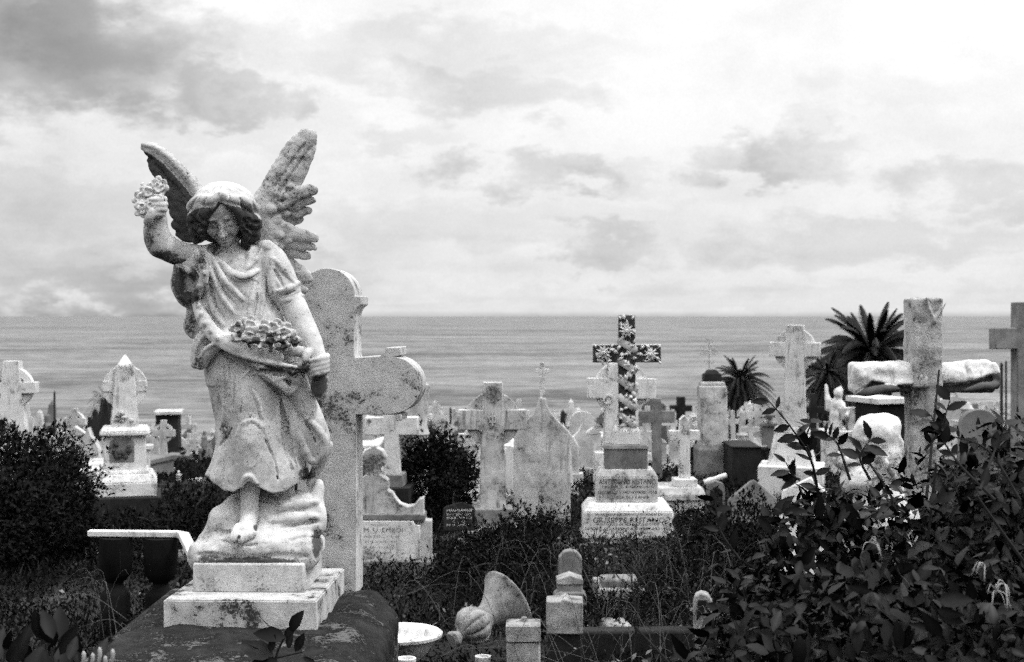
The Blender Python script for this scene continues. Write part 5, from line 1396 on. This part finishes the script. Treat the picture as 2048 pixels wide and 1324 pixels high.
def in_blobs(blobs, n, rg, lo=.62, hi=1.04, gap=.0, gf=3.0):
    """points near the skin of a union of ellipsoids, plus outward normals"""
    B = np.array(blobs, float); ar = (B[:, 3]*B[:, 4]*B[:, 5])**(2/3); pr = ar/ar.sum()
    pos = []; nr = []
    got = 0
    while got < n:
        i = rg.choice(len(B), n, p=pr)
        d = unit(rg.normal(size=(n, 3))); r = rg.uniform(lo**3, hi**3, (n, 1))**(1/3)
        p = B[i, :3]+d*r*B[i, 3:]
        inside = np.zeros(n, bool)
        for j, b in enumerate(B):
            q = (((p-b[:3])/b[3:])**2).sum(1) < lo*lo*.9
            inside |= q & (i != j)
        ok = ~inside
        if gap: ok &= vnoise(p[:, 0], p[:, 1], p[:, 2], gf, 5) > -.5+gap
        ok &= p[:, 2] > ground_np(p[:, 0], p[:, 1])
        pos.append(p[ok]); nr.append(unit(d[ok]/B[i[ok], 3:])); got += ok.sum()
    return np.concatenate(pos)[:n], np.concatenate(nr)[:n]

def shrub(name, label, cat, blobs, n, size, rg, group=None, mat='shrubleaf', gap=.12, stems=14):
    c = np.array(blobs[0][:3]); base = Vector((c[0], c[1], ground_z(c[1], c[0])))
    o = empty(name, base); tag(o, label, cat, group); O = tuple(base)
    pos, nr = in_blobs(blobs, int(n*.62), rg, .45, 1.02, gap+.14, 4.0)
    sp = []; sn = []                                               # loose sprigs breaking the outline
    p0, n0 = in_blobs(blobs, n//50, rg, .85, 1.0)
    for q, w in zip(p0, n0):
        d = unit((w*.8+rg.normal(size=3)*.5+np.array((0, 0, .5)))[None])[0]; l = size*rg.uniform(2, 7.5)
        t = rg.random(19)[:, None]; sp.append(q+d*l*t+rg.normal(size=(19, 3))*size*.28-np.array((0, 0, .25))*l*t*t); sn.append(np.repeat(w[None], 19, 0))
    pos = np.concatenate([pos]+sp); nr = np.concatenate([nr]+sn); n = len(pos)
    ax = nr*.7+rg.normal(size=pos.shape)*.6+np.array((0, 0, .3)); nm = nr*.4+rg.normal(size=pos.shape)*.5+np.array((0, 0, .7))
    small_leaves('foliage', pos, ax, nm, size*rg.uniform(.6, 1.3, n), M[mat], o, rg, .42, O)
    mb = MB()
    for i in range(stems):
        j = rg.integers(len(pos)); e = pos[j]; s = np.array((c[0]+rg.uniform(-.2, .2), c[1]+rg.uniform(-.2, .2), base.z-.05))
        m = (s+e)/2+np.array((rg.uniform(-.1, .1), rg.uniform(-.1, .1), .15))
        mb.tube([Vector(q)-base for q in spline([s, m, e], 4)], list(np.linspace(.014, .004, 9)), 5)
    mb.build('stems', M['bark'], o)
    return o

def build_plants():
    rg = np.random.default_rng(77)
    W = lambda px, py, Y: np.array(P(px, py, Y))
    def blob(px, py, Y, rx, ry, rz):
        k = Y/FPX; return (*W(px, py, Y), rx*k, ry*k, rz*k)
    shrub('shrub', 'dark rounded shrub between the angel cross and the mottled wheel-head cross', 'shrub', [blob(868, 965, 15.2, 78, 70, 85), blob(905, 960, 15.0, 48, 50, 62), blob(825, 985, 15, 46, 50, 60), blob(866, 918, 15.2, 36, 44, 38)], 9000, .055, rg)
    shrub('shrub', 'large near-black shrub filling the left edge below the wheel-head cross', 'shrub', [blob(-20, 936, 12.5, 95, 120, 92), blob(50, 965, 12, 95, 120, 68), blob(-60, 1040, 11, 150, 130, 120)], 16000, .05, rg)
    shrub('shrub', 'dark twiggy shrub just left of the pointed-cap monument', 'shrub', [blob(110, 960, 13.2, 70, 90, 80), blob(150, 990, 13, 34, 60, 70), blob(80, 1060, 11.5, 100, 110, 66)], 14000, .045, rg)
    shrub('shrub', 'low dark shrub between the pointed-cap monument and the white shelf', 'shrub', [blob(365, 1060, 12.5, 60, 70, 46), blob(398, 1030, 14, 44, 60, 36), blob(250, 1090, 11.5, 110, 60, 34)], 8000, .045, rg)
    shrub('shrub', 'fine dark bramble mound in front of the mottled wheel-head cross', 'shrub', [blob(1010, 1110, 10.8, 90, 80, 58), blob(1080, 1085, 11.8, 80, 70, 52), blob(950, 1150, 10, 80, 70, 40)], 14000, .035, rg, mat='scrubleaf')
    shrub('shrub', 'grassy dark mound right of the lettered base', 'shrub', [blob(1440, 1110, 10.5, 90, 80, 60), blob(1400, 1060, 12.6, 60, 60, 40), blob(1500, 1060, 10, 90, 70, 50), blob(1380, 1180, 9.4, 110, 80, 46)], 14000, .035, rg, mat='scrubleaf')
    # ---- ground scrub, one uncountable cover
    n = 230000
    y = 5.2*(60/5.2)**(rg.random(n)**1.15); x = rg.uniform(-1, 1, n)*(.8+.40*y)
    h = .05+.34*np.clip(vnoise(x, y, 0*x, 1.1, 3)+.30, 0, .8)**1.5+.10*np.clip(vnoise(x, y, 0*x, 3.5, 4)+.2, 0, .7)
    h *= np.interp(y, [5, 9, 14, 20, 60], [1.1, 1.2, .8, .6, .6])
    keep = ~((x > -1.5) & (x < -.35) & (y < 5.6))
    for (px, Y0, wd, y0, y1, mx) in [(1257, 14, .55, 11.6, 15.2, .05), (745, 11, .55, 9.6, 11.5, .16), (1375, 16.5, .4, 15, 17.4, .16), (1240, 9.4, .35, 8.6, 10, .08), (915, 12.6, .3, 11.5, 13, .1), (1046, 6.1, .3, 5, 6.6, .10), (1129, 6.9, .3, 5.5, 7.4, .12), (968, 7.1, .4, 5.6, 7.5, .06), (800, 6.0, .35, 5, 6.5, .1), (270, 8.2, .5, 6.2, 9, .16), (1290, 7.2, .5, 6, 7.3, .12)]:
        cx = (px-1024)/FPX*y
        near = (np.abs(x-cx) < wd) & (y > y0) & (y < y1); h = np.where(near, np.minimum(h, mx), h)
    z = ground_np(x, y)+h*rg.random(n)**.55
    pos = np.stack([x, y, z], 1)[keep]; k = len(pos)
    ax = rg.normal(size=(k, 3))*.8+np.array((0, -.2, .5)); nm = rg.normal(size=(k, 3))*.7+np.array((0, -.3, .8))
    tone = np.clip(.5+1.3*vnoise(pos[:, 0], pos[:, 1], 0*pos[:, 0], .9, 8), 0, 1)*rg.random(k)**1.3
    o = small_leaves('ground_scrub', pos, ax, nm, (.012+.0034*pos[:, 1])*rg.uniform(.5, 1.4, k), M['scrubleaf'], None, rg, .28, rnd=tone); tag(o, kind='stuff')
    # ---- grass blades
    n = 60000
    y = 8*(70/8)**(rg.random(n)); x = rg.uniform(-1, 1, n)*(.8+.40*y)
    keep = (vnoise(x, y, 0*x, .35, 12) > .0) | ((x > .11*y) & (y < 20))
    x, y = x[keep], y[keep]; k = len(x); z = ground_np(x, y)
    pos = np.stack([x, y, z], 1); ax = rg.normal(size=(k, 3))*.38+np.array((.25, -.1, 1)); nm = rg.normal(size=(k, 3))+np.array((0, -1, .3))
    o = small_leaves('grass', pos, ax, nm, (.12+.004*y)*rg.uniform(.5, 1.5, k), M['grassm'], None, rg, .055); tag(o, kind='stuff')
    # ---- dark bushy growth between the far graves
    n = 5200; y = 34*(118/34)**rg.random(n); x = rg.uniform(-.40, .40, n)*y
    keep = vnoise(x, y, 0*x, .09, 41)+.5*vnoise(x, y, 0*x, .35, 42) > .04; x, y = x[keep], y[keep]
    x = np.repeat(x, 7)+rg.normal(size=len(x)*7)*.35; y = np.repeat(y, 7)+rg.normal(size=len(y)*7)*.3; n = len(x)
    pos = np.stack([x, y, ground_np(x, y)+np.abs(rg.normal(size=n))*.30], 1)
    o = small_leaves('far_scrub', pos, rg.normal(size=(n, 3))+np.array((0, 0, .4)), rg.normal(size=(n, 3))+np.array((0, -.4, .6)), rg.uniform(.12, .42, n), M['scrubleaf'], None, rg, .5); tag(o, kind='stuff')
    # ---- dry twigs arching out of the scrub
    mb = MB()
    for i in range(300):
        Y = rg.uniform(6, 12.5); px = rg.choice([rg.uniform(720, 1480), rg.uniform(1150, 1480), rg.uniform(180, 420)], p=[.55, .35, .10])
        if abs(px-1257) < 75 and Y > 11: continue
        if px < 800 and Y < 6.5: continue
        p = np.array(((px-1024)/FPX*Y, Y, ground_z(Y)+rg.uniform(0, .2))); a = rg.uniform(0, 6.28); l = rg.uniform(.15, .5); up = rg.uniform(.05, .4)
        d = np.array((math.cos(a), math.sin(a)*.6, 0))
        pts = spline([p, p+d*l*.5+np.array((0, 0, up)), p+d*l+np.array((rg.uniform(-.1, .1), 0, up*rg.uniform(.3, 1.1)))], 4)
        r = rg.uniform(.001, .0026); mb.tube(list(pts), list(np.linspace(r, r*.35, len(pts))), 4)
        if rg.random() < .6:
            q = pts[len(pts)//2]; e = q+d[[1, 0, 2]]*l*rg.uniform(-.5, .5)+np.array((0, 0, rg.uniform(0, .15))); mb.tube([q, (q+e)/2+np.array((0, 0, .03)), e], [r*.6, r*.5, r*.25], 4)
    tag(mb.build('dry_twigs', M['twig'], None, 0, 180), kind='stuff')
    n = 2600; y = rg.uniform(5.8, 13, n); px = np.where(rg.random(n) < .6, rg.uniform(1120, 1480, n), rg.uniform(100, 1480, n)); x = (px-1024)/FPX*y
    keep = (vnoise(x, y, 0*x, 1.4, 31) > .02) & ~((x > -1.5) & (x < -.3) & (y < 5.8)); x, y = x[keep], y[keep]; n = len(x)
    pos = np.stack([x, y, ground_np(x, y)+rg.uniform(.02, .26, n)], 1)
    o = small_leaves('leaf_litter', pos, rg.normal(size=(n, 3)), rg.normal(size=(n, 3))*.5+np.array((0, -.3, .8)), rg.uniform(.012, .045, n), M['litter'], None, rg, .6); tag(o, kind='stuff')
    # tall weeds with bare stalks in front of the lettered base
    for (px, pt, Y, lab) in [(1188, 1060, 8.2, 'bare weed stalk before the left half of the lettered base'), (1275, 1030, 8.6, 'bare weed stalk before the middle of the lettered base'), (1258, 1130, 7.0, 'branching weed beside the tallest kerb post'), (1310, 1090, 7.6, 'branching leafless weed above the long kerb')]:
        t = W(px, pt, Y); g = ground_z(Y); o = empty('weed', (t[0], Y, g)); tag(o, lab, 'weed'); mb = MB(); hgt = t[2]-g
        pts = spline([(0, 0, 0), (rg.uniform(-.04, .04), 0, hgt*.5), (0, 0, hgt)], 5); mb.tube(list(pts), list(np.linspace(.005, .0018, len(pts))), 5)
        for j in range(12):
            q = pts[rg.integers(3, len(pts)-1)]; e = q+np.array((rg.uniform(-.16, .16), rg.uniform(-.1, .1), rg.uniform(.03, .16))); mb.tube([q, (q+e)/2+np.array((0, 0, -.012)), e], [.0026, .002, .001], 4)
        mb.build('stalk', M['bark'], o)
        n = 60; ps = pts[rg.integers(3, len(pts), n)]+rg.normal(size=(n, 3))*np.array((.07, .05, .06)); small_leaves('leaves', ps, rg.normal(size=(n, 3))+np.array((0, 0, .4)), rg.normal(size=(n, 3))+np.array((0, 0, .6)), rg.uniform(.012, .03, n), M['scrubleaf'], o, rg, .4)
    build_front_bush(rg); build_left_plant(rg); build_sprig(rg); build_palms(rg)

def flower(parent, p, rg, s=.03, n=5):
    mb = MB()
    for i in range(n):
        a = rg.uniform(0, 6.28); d = np.array((math.cos(a)*.8, -.35, math.sin(a)*.6-.25)); l = s*rg.uniform(.7, 1.3)
        pts = spline([p, p+d*l*.6+np.array((0, 0, .2*l)), p+d*l+np.array((0, 0, -.35*l))], 3)
        r = s*rg.uniform(.03, .075); mb.tube(list(pts), list(np.interp(np.linspace(0, 1, len(pts)), [0, .6, 1], [r*.5, r, r*.3])), 5)
    return mb.build('flower', M['petal'], parent, 0, 180)

def build_front_bush(rg):
    base = Vector((1.15, 3.4, ground_z(3.4))); O = tuple(base)
    o = empty('broad_leaved_bush', base); tag(o, 'dark honeysuckle bush with broad leaves filling the lower right foreground', 'bush')
    W = lambda px, py, Y: np.array(P(px, py, Y)); k = lambda Y: Y/FPX
    B = []
    for px, py, Y, rx, ry, rz in [(1590, 1100, 3.5, 78, 90, 96), (1890, 1140, 3.6, 200, 200, 228), (1700, 1165, 3.5, 165, 180, 180), (1560, 1270, 3.3, 145, 170, 165), (2040, 1040, 3.7, 170, 200, 205), (1800, 1330, 3.0, 260, 180, 200), (1480, 1370, 3.2, 120, 150, 130), (2060, 1300, 3.1, 200, 180, 240), (1650, 1420, 3.0, 240, 180, 190), (1650, 1030, 3.6, 62, 70, 62), (1900, 1500, 3.1, 420, 220, 260), (2350, 1250, 3.6, 300, 250, 330)]:
        B.append((*W(px, py, Y), rx*k(Y), ry*k(Y), rz*k(Y)))
    pos, nr = in_blobs(B, 6400, rg, .60, 1.03, .16, 5)
    pos2, nr2 = in_blobs(B, 2600, rg, .25, .7)
    allp = np.vstack([pos, pos2]); nn = np.vstack([nr, nr2]); n = len(allp)
    ax = nn*.35+rg.normal(size=(n, 3))*.75+np.array((0, -.1, -.05)); nm = nn*.7+rg.normal(size=(n, 3))*.45+np.array((0, -.25, .45))
    big_leaves('foliage', allp, ax, nm, np.clip(rg.normal(.042, .014, n), .016, .075), M['bigleaf'], o, rg, .46, fold=.34, droop=.42, lorigin=O)
    mb = MB(); tips = []
    paths = [[(1640, 1010, 3.55), (1622, 920, 3.5), (1580, 852, 3.45), (1538, 802, 3.4)], [(1622, 915, 3.5), (1612, 880, 3.5), (1622, 845, 3.5)], [(1990, 1000, 3.2), (1920, 930, 3.25), (1880, 870, 3.3), (1862, 830, 3.3)], [(1700, 960, 3.4), (1676, 890, 3.4), (1652, 868, 3.4)], [(2040, 1000, 3.3), (1975, 900, 3.35), (1890, 868, 3.4)],
             [(1850, 900, 3.3), (1880, 860, 3.3), (1900, 800, 3.3)], [(1960, 980, 3.2), (1990, 900, 3.3), (2010, 850, 3.3)], [(1600, 960, 3.5), (1585, 950, 3.5), (1572, 925, 3.5)], [(1480, 1120, 3.3), (1440, 1060, 3.3), (1430, 1000, 3.3)], [(1740, 960, 3.3), (1720, 915, 3.3), (1740, 880, 3.3)]]
    lp = []; la = []; ln = []
    for pth in paths:
        q = spline([W(*p) for p in pth], 6)
        r = np.linspace(.0038, .0012, len(q)); mb.tube([Vector(v)-base for v in q], list(r), 6)
        for j in range(2, len(q), 2):
            for sgn in (-1, 1):
                if rg.random() < .68:
                    t = unit((q[j]-q[j-1])[None])[0]; side = np.array((t[2], 0, -t[0]))*sgn
                    lp.append(q[j]); la.append(t*.5+side*.8+rg.normal(size=3)*.25); ln.append(np.array((0, -.6, .6))+rg.normal(size=3)*.4)
    for i in range(70):
        b = B[rg.integers(len(B))]; e = np.array(b[:3])+rg.normal(size=3)*np.array(b[3:])*.72; s = np.array(base)+rg.normal(size=3)*.15
        mb.tube([Vector(v)-base for v in spline([s, (s+e)/2+rg.normal(size=3)*.1, e], 5)], list(np.linspace(.009, .003, 11)), 6)
    mb.build('stems', M['bark'], o)
    sm, sn = in_blobs(B, 2600, rg, .75, 1.08, .1, 7); k2 = len(sm)
    big_leaves('young_leaves', sm, sn*.6+rg.normal(size=(k2, 3))*.7+np.array((0, 0, .3)), sn*.5+rg.normal(size=(k2, 3))*.6, rg.uniform(.010, .026, k2), M['bigleaf'], o, rg, .38, fold=.5, droop=.6, lorigin=O)
    lp = np.array(lp); big_leaves('foliage', lp, np.array(la), np.array(ln), rg.uniform(.03, .055, len(lp)), M['bigleaf'], o, rg, .5, lorigin=O)
    for px, py, Y in [(1738, 1084, 2.85), (1990, 1180, 2.55), (2010, 1168, 2.55), (1970, 1130, 2.6)]:
        f = flower(o, W(px, py, Y)-np.array(O), rg, .03)

def build_left_plant(rg):
    base = Vector((-.95, 2.9, ground_z(2.9))); O = tuple(base)
    o = empty('broad_leaved_plant', base); tag(o, 'upright dark broad-leaved plant with small white buds in the lower left corner', 'plant')
    W = lambda px, py, Y: np.array(P(px, py, Y)); mb = MB(); lp = []; la = []; ln = []
    for i in range(46):
        px = rg.uniform(-140, 190); py = np.interp(px, [-140, 0, 60, 120, 170, 200], [1240, 1250, 1240, 1235, 1275, 1320])+abs(rg.normal())*45
        Y = rg.uniform(2.5, 3.2); t = W(px, py+40, Y); s = np.array((t[0]+rg.uniform(-.05, .05), Y, base.z))
        q = spline([s, (s+t)/2+rg.normal(size=3)*.02, t], 5); mb.tube([Vector(v)-base for v in q], list(np.linspace(.005, .002, len(q))), 5)
        for j in range(4):
            p = q[-1-j]+rg.normal(size=3)*.004; lp.append(p); a = rg.uniform(0, 6.28)
            la.append(np.array((math.cos(a)*.55, math.sin(a)*.55, .9 if j < 2 else .3))); ln.append(np.array((rg.normal()*.4, -.9, .3)))
    mb.build('stems', M['bark'], o); lp = np.array(lp)
    big_leaves('foliage', lp, np.array(la), np.array(ln), rg.uniform(.045, .085, len(lp)), M['bigleaf'], o, rg, .42, lorigin=O)
    for px, py, h in [(196, 1316, 22), (182, 1320, 14), (222, 1314, 16), (207, 1322, 10), (164, 1318, 16)]:
        m2 = MB(); a = W(px, py+12, 2.6)-np.array(O); b = W(px+3, py-h, 2.6)-np.array(O)
        m2.tube(list(spline([a, (a+b)/2+np.array((.002, 0, 0)), b], 3)), [.0025, .004, .0045, .004, .0042, .004, .0022][:7] if False else list(np.interp(np.linspace(0, 1, 7), [0, .5, .85, 1], [.0028, .0042, .004, .0015])), 6)
        m2.build('bud', M['petal'], o, 0, 180)

def build_sprig(rg):
    Y = 3.7; base = Vector(((560-1024)/FPX*Y, Y, ground_z(Y))); O = tuple(base)
    o = empty('leafy_sprig', base); tag(o, 'dark leafy sprig rising in front of the angel plinth', 'plant')
    W = lambda px, py, d=0: np.array(P(px, py, Y+d)); mb = MB(); lp = []; la = []; ln = []; ls = []
    def stem(pts, r0=.004): 
        q = spline(pts, 6); mb.tube([Vector(v)-base for v in q], list(np.linspace(r0, .0012, len(q))), 6); return q
    stem([np.array(base), W(550, 1400), W(552, 1316), W(572, 1270), W(592, 1232)], .006); stem([W(566, 1282), W(548, 1262), W(526, 1240)], .002); stem([W(552, 1318), W(520, 1300), W(490, 1284)], .003); stem([W(552, 1316), W(600, 1305), W(630, 1300)], .003)
    for (px, py, ax, az, l) in [(580, 1262, .5, .9, .066), (572, 1275, -.9, .25, .085), (568, 1276, .6, .75, .05), (575, 1296, .15, .5, .05), (548, 1312, -.9, .3, .10), (552, 1316, -.6, -.15, .075), (590, 1304, .3, .6, .06), (604, 1306, .95, .15, .06), (600, 1316, .6, -.3, .06), (556, 1322, -.9, -.3, .08), (540, 1306, .2, .8, .05), (520, 1302, -.8, .5, .06)]:
        lp.append(W(px, py, rg.uniform(-.03, .03))); la.append((ax, rg.uniform(-.4, .2), az)); ln.append((rg.normal()*.3, -.75, .6)); ls.append(l)
    mb.build('stems', M['bark'], o)
    big_leaves('foliage', np.array(lp), np.array(la), np.array(ln), np.array(ls), M['bigleaf'], o, rg, .5, lorigin=O)

def build_palms(rg):
    def palm(px, py, Y, rad, label, nf=64, lo=-55, trunk_r=.28, dens=36):
        c = np.array(P(px, py, Y)); k = Y/FPX; r0 = rad*k; base = Vector((c[0], Y, ground_z(Y, c[0]))); o = empty('palm_tree', base); tag(o, label, 'palm')
        hgt = c[2]-base.z
        mb = MB(); n = 14
        mb.tube([(0.05*math.sin(i*.5), 0, hgt*i/n) for i in range(n+1)], [trunk_r*(1.15-.25*i/n+.05*(i % 2)) for i in range(n+1)], 14); mb.build('trunk', M['bark'], o, 0, 60)
        V = []; rn = []
        for f in range(nf):
            az = f*2.399+rg.uniform(-.25, .25); u = (f+.5)/nf; el = R(74-(74-lo)*u**.8)+rg.uniform(-.08, .08); ln = r0*rg.uniform(.85, 1.2)*(1.0 if el > 0 else .85)
            d = np.array((math.cos(az)*math.cos(el), math.sin(az)*math.cos(el), math.sin(el))); side = np.array((-math.sin(az), math.cos(az), 0))
            t = np.linspace(0, 1, dens)[:, None]
            pts = d*ln*t+np.array((0, 0, -1))*ln*(.74*math.cos(el)+.06)*t**2.0+np.array((0, 0, hgt))
            tan = unit(np.gradient(pts, axis=0)); ll = ln*.095*np.sin(np.pi*np.clip(t*.88+.10, 0, 1))+.02*r0
            fd = rg.random()
            for q in (-1, 1):
                sp = side*q*.55+tan*.85-np.array((0, 0, .62))
                tip = pts+sp*ll*rg.uniform(.8, 1.15, (dens, 1))
                w = tan*(.0075*r0)
                V.append(np.stack([pts-w, pts+w, tip+w*.15, tip-w*.15], 1).reshape(-1, 3)); rn.append(np.clip(np.repeat(rg.random(dens)*.5, 4)+fd*.5, 0, 1))
            w = side*.006*r0; V.append(np.stack([pts[:-1]-w, pts[:-1]+w, pts[1:]+w, pts[1:]-w], 1).reshape(-1, 3)); rn.append(np.full((dens-1)*4, 1.0))
        V = np.concatenate(V); np_mesh('crown', V, np.arange(len(V)).reshape(-1, 4), M['palmleaf'], o, {'rnd': np.concatenate(rn)})
    palm(1744, 716, 58, 158, 'big dark feathery palm behind the draped cross', 230, -66, .4, 80)
    palm(1480, 764, 56, 78, 'small dark palm beside the filigree-topped pillar', 170, -64, .36, 64)
    palm(1655, 752, 50, 72, 'dark palm between the white wheel-head cross and the big palm', 150, -64, .3, 64)
    palm(212, 800, 46, 46, 'low palm peeping out behind the pointed-cap monument', 40, -30, .2, 26)
    palm(862, 856, 32, 46, 'low arching cycad-like palm above the round shrub', 36, -30, .15, 26)
build_ground()
build_angel()
build_angel_surroundings()
build_graves()
build_far()
build_plants()
# ---------------------------------------------------------------- light, sky, camera
def build_world(sun_el=57, sun_az=112):
    w = bpy.data.worlds.new('World'); SC.world = w; w.use_nodes = True
    nt = w.node_tree; nt.nodes.clear()
    sky = N(nt, 'ShaderNodeTexSky'); sky.sky_type = 'NISHITA'; sky.sun_disc = False
    sky.sun_elevation = R(sun_el); sky.sun_rotation = R(sun_az); sky.dust_density = 3.0
    bw = N(nt, 'ShaderNodeRGBToBW'); L(nt, sky.outputs[0], bw.inputs[0])
    tc = N(nt, 'ShaderNodeTexCoord')
    nrm = N(nt, 'ShaderNodeVectorMath', operation='NORMALIZE'); L(nt, tc.outputs['Generated'], nrm.inputs[0])
    sp = N(nt, 'ShaderNodeSeparateXYZ'); L(nt, nrm.outputs[0], sp.inputs[0])
    X, Y, Z = sp.outputs
    # a cloud deck above the sea: directions projected on a slightly curved layer
    hz = MATH(nt, 'ADD', MATH(nt, 'MAXIMUM', Z, 0.0), 0.055)
    U = MATH(nt, 'DIVIDE', X, hz); V = MATH(nt, 'DIVIDE', Y, hz)
    cv = N(nt, 'ShaderNodeCombineXYZ'); L(nt, U, cv.inputs[0]); L(nt, V, cv.inputs[1])
    n1 = NOISE(nt, cv.outputs[0], 0.42, 9, 0.56, 0.35)
    n2 = NOISE(nt, cv.outputs[0], 1.3, 8, 0.58, 0.2)
    az = MATH(nt, 'ARCTAN2', X, Y); el = MATH(nt, 'ARCSINE', Z)
    wn = NOISE(nt, MAPV(nt, nrm.outputs[0], (11, 11, 17)), 1.0, 10, 0.62)
    wn2 = NOISE(nt, MAPV(nt, nrm.outputs[0], (14, 14, 30)), 1.3, 8, 0.60)
    azw = MATH(nt, 'ADD', az, MATH(nt, 'MULTIPLY_ADD', wn, 0.24, -0.12))
    elw = MATH(nt, 'ADD', el, MATH(nt, 'MULTIPLY_ADD', wn2, 0.10, -0.05))
    def patch(px, py, rx, ry, a, soft=1.0):
        a0 = math.atan((px-1024)/FPX); e0 = math.atan((632-py)/FPX)
        dx = MATH(nt, 'MULTIPLY', MATH(nt, 'SUBTRACT', azw, a0), FPX/rx); dy = MATH(nt, 'MULTIPLY', MATH(nt, 'SUBTRACT', elw, e0), FPX/ry)
        q = MATH(nt, 'ADD', MATH(nt, 'MULTIPLY', dx, dx), MATH(nt, 'MULTIPLY', dy, dy))
        return MATH(nt, 'MULTIPLY', STEP(nt, q, 1.0+0.9*soft, max(0.0, 0.75-0.7*soft)), a)
    dark = None
    for p in CLOUDS:
        t = patch(*p); dark = t if dark is None else MATH(nt, 'ADD', dark, t)
    tex = MATH(nt, 'ADD', MATH(nt, 'MULTIPLY', STEP(nt, n1, 0.40, 0.72), 0.07), MATH(nt, 'MULTIPLY', STEP(nt, wn, 0.42, 0.7), 0.10))
    low = STEP(nt, el, 0.20, 0.0)
    band = MATH(nt, 'MULTIPLY', low, 0.17)
    dk = MATH(nt, 'ADD', MATH(nt, 'ADD', dark, tex), band)
    lum = MATH(nt, 'MAXIMUM', MATH(nt, 'SUBTRACT', SKY_TOP, dk), 0.16)
    # thicker air right above the horizon
    lum = MATH(nt, 'MULTIPLY', lum, STEP(nt, Z, -0.0015, 0.0045, 0.66, 1.0))
    # brighter overcast overhead
    ov = MATH(nt, 'MULTIPLY_ADD', STEP(nt, Z, 0.22, 0.9), ZENITH, 1.0)
    lum = MATH(nt, 'MULTIPLY', lum, ov)
    # added dimming of the low sky behind the viewer, for contrast on front faces
    back_dim = MATH(nt, 'MULTIPLY', STEP(nt, Y, 0.15, -0.35), STEP(nt, Z, 0.55, 0.12))
    lum = MATH(nt, 'MULTIPLY', lum, MATH(nt, 'MULTIPLY_ADD', back_dim, -0.72, 1.0))
    below = STEP(nt, Z, -0.02, 0.0)
    lum = MATH(nt, 'MULTIPLY', lum, MATH(nt, 'MULTIPLY_ADD', below, 0.85, 0.15))
    fine = NOISE(nt, nrm.outputs[0], 900.0, 2, 0.8)
    lum = MATH(nt, 'MULTIPLY', lum, MATH(nt, 'MULTIPLY_ADD', fine, 0.22, 0.89))
    tot = MATH(nt, 'ADD', MATH(nt, 'MULTIPLY', lum, 10.0), MATH(nt, 'MULTIPLY', bw.outputs[0], 0.06))
    c = N(nt, 'ShaderNodeCombineColor')
    for i in range(3): L(nt, tot, c.inputs[i])
    bg = N(nt, 'ShaderNodeBackground', i_Strength=0.1); L(nt, c.outputs[0], bg.inputs[0])
    out = N(nt, 'ShaderNodeOutputWorld'); L(nt, bg.outputs[0], out.inputs[0])
    sd = bpy.data.lights.new('sun', 'SUN'); sd.energy = SUN_E; sd.angle = R(11); sd.color = (1, 1, 1)
    so = link(bpy.data.objects.new('sun', sd))
    # sky rotation runs clockwise from +Y seen from above
    d = Vector((math.sin(R(sun_az))*math.cos(R(sun_el)), math.cos(R(sun_az))*math.cos(R(sun_el)), math.sin(R(sun_el))))
    so.rotation_euler = d.to_track_quat('Z', 'Y').to_euler()

CLOUDS = [(60, 115, 340, 125, .54), (210, 170, 180, 70, .08), (10, 60, 200, 70, .10), (490, 205, 120, 44, .28), (250, 270, 460, 60, .12), (850, 95, 360, 60, .15), (960, 190, 190, 50, .22),
          (1080, 345, 130, 44, .24), (1210, 360, 110, 30, .10), (1225, 500, 120, 40, .19), (1500, 330, 110, 36, .18), (1640, 320, 100, 40, .15), (1640, 260, 56, 44, .10), (830, 280, 130, 36, .12),
          (150, 560, 460, 60, .24), (60, 420, 300, 80, .20), (400, 580, 340, 40, .12), (1750, 490, 280, 46, .14), (1000, 450, 420, 50, .08), (1950, 390, 140, 46, .18), (1850, 200, 160, 50, .06), (620, 470, 260, 50, .06), (1500, 600, 700, 26, .05), (700, 530, 160, 36, .08)]
SKY_TOP = 1.02; ZENITH = 1.7; SUN_E = 2.3
build_world()
cam = bpy.data.cameras.new('camera'); co = link(bpy.data.objects.new('camera', cam))
co.location = (0, 0, EYE); co.rotation_euler = (R(90), 0, 0)
cam.sensor_width = 36; cam.lens = 36*FPX/2048; cam.shift_y = -30/2048
cam.clip_start = 0.05; cam.clip_end = 100000
cam.dof.use_dof = True; cam.dof.focus_distance = 4.5; cam.dof.aperture_fstop = 7.1; cam.dof.aperture_blades = 7
SC.camera = co
SC.view_settings.view_transform = 'Standard'; SC.view_settings.look = 'None'
SC.view_settings.exposure = 0.0; SC.view_settings.gamma = 1.0; SC.view_settings.use_curve_mapping = False
SC.cycles.use_denoising = False
SC.cycles.use_adaptive_sampling = True; SC.cycles.adaptive_threshold = 0.13; SC.cycles.adaptive_min_samples = 16
SC.cycles.max_bounces = 5; SC.cycles.diffuse_bounces = 3; SC.cycles.glossy_bounces = 2
SC.cycles.transparent_max_bounces = 4; SC.cycles.caustics_reflective = False; SC.cycles.caustics_refractive = False
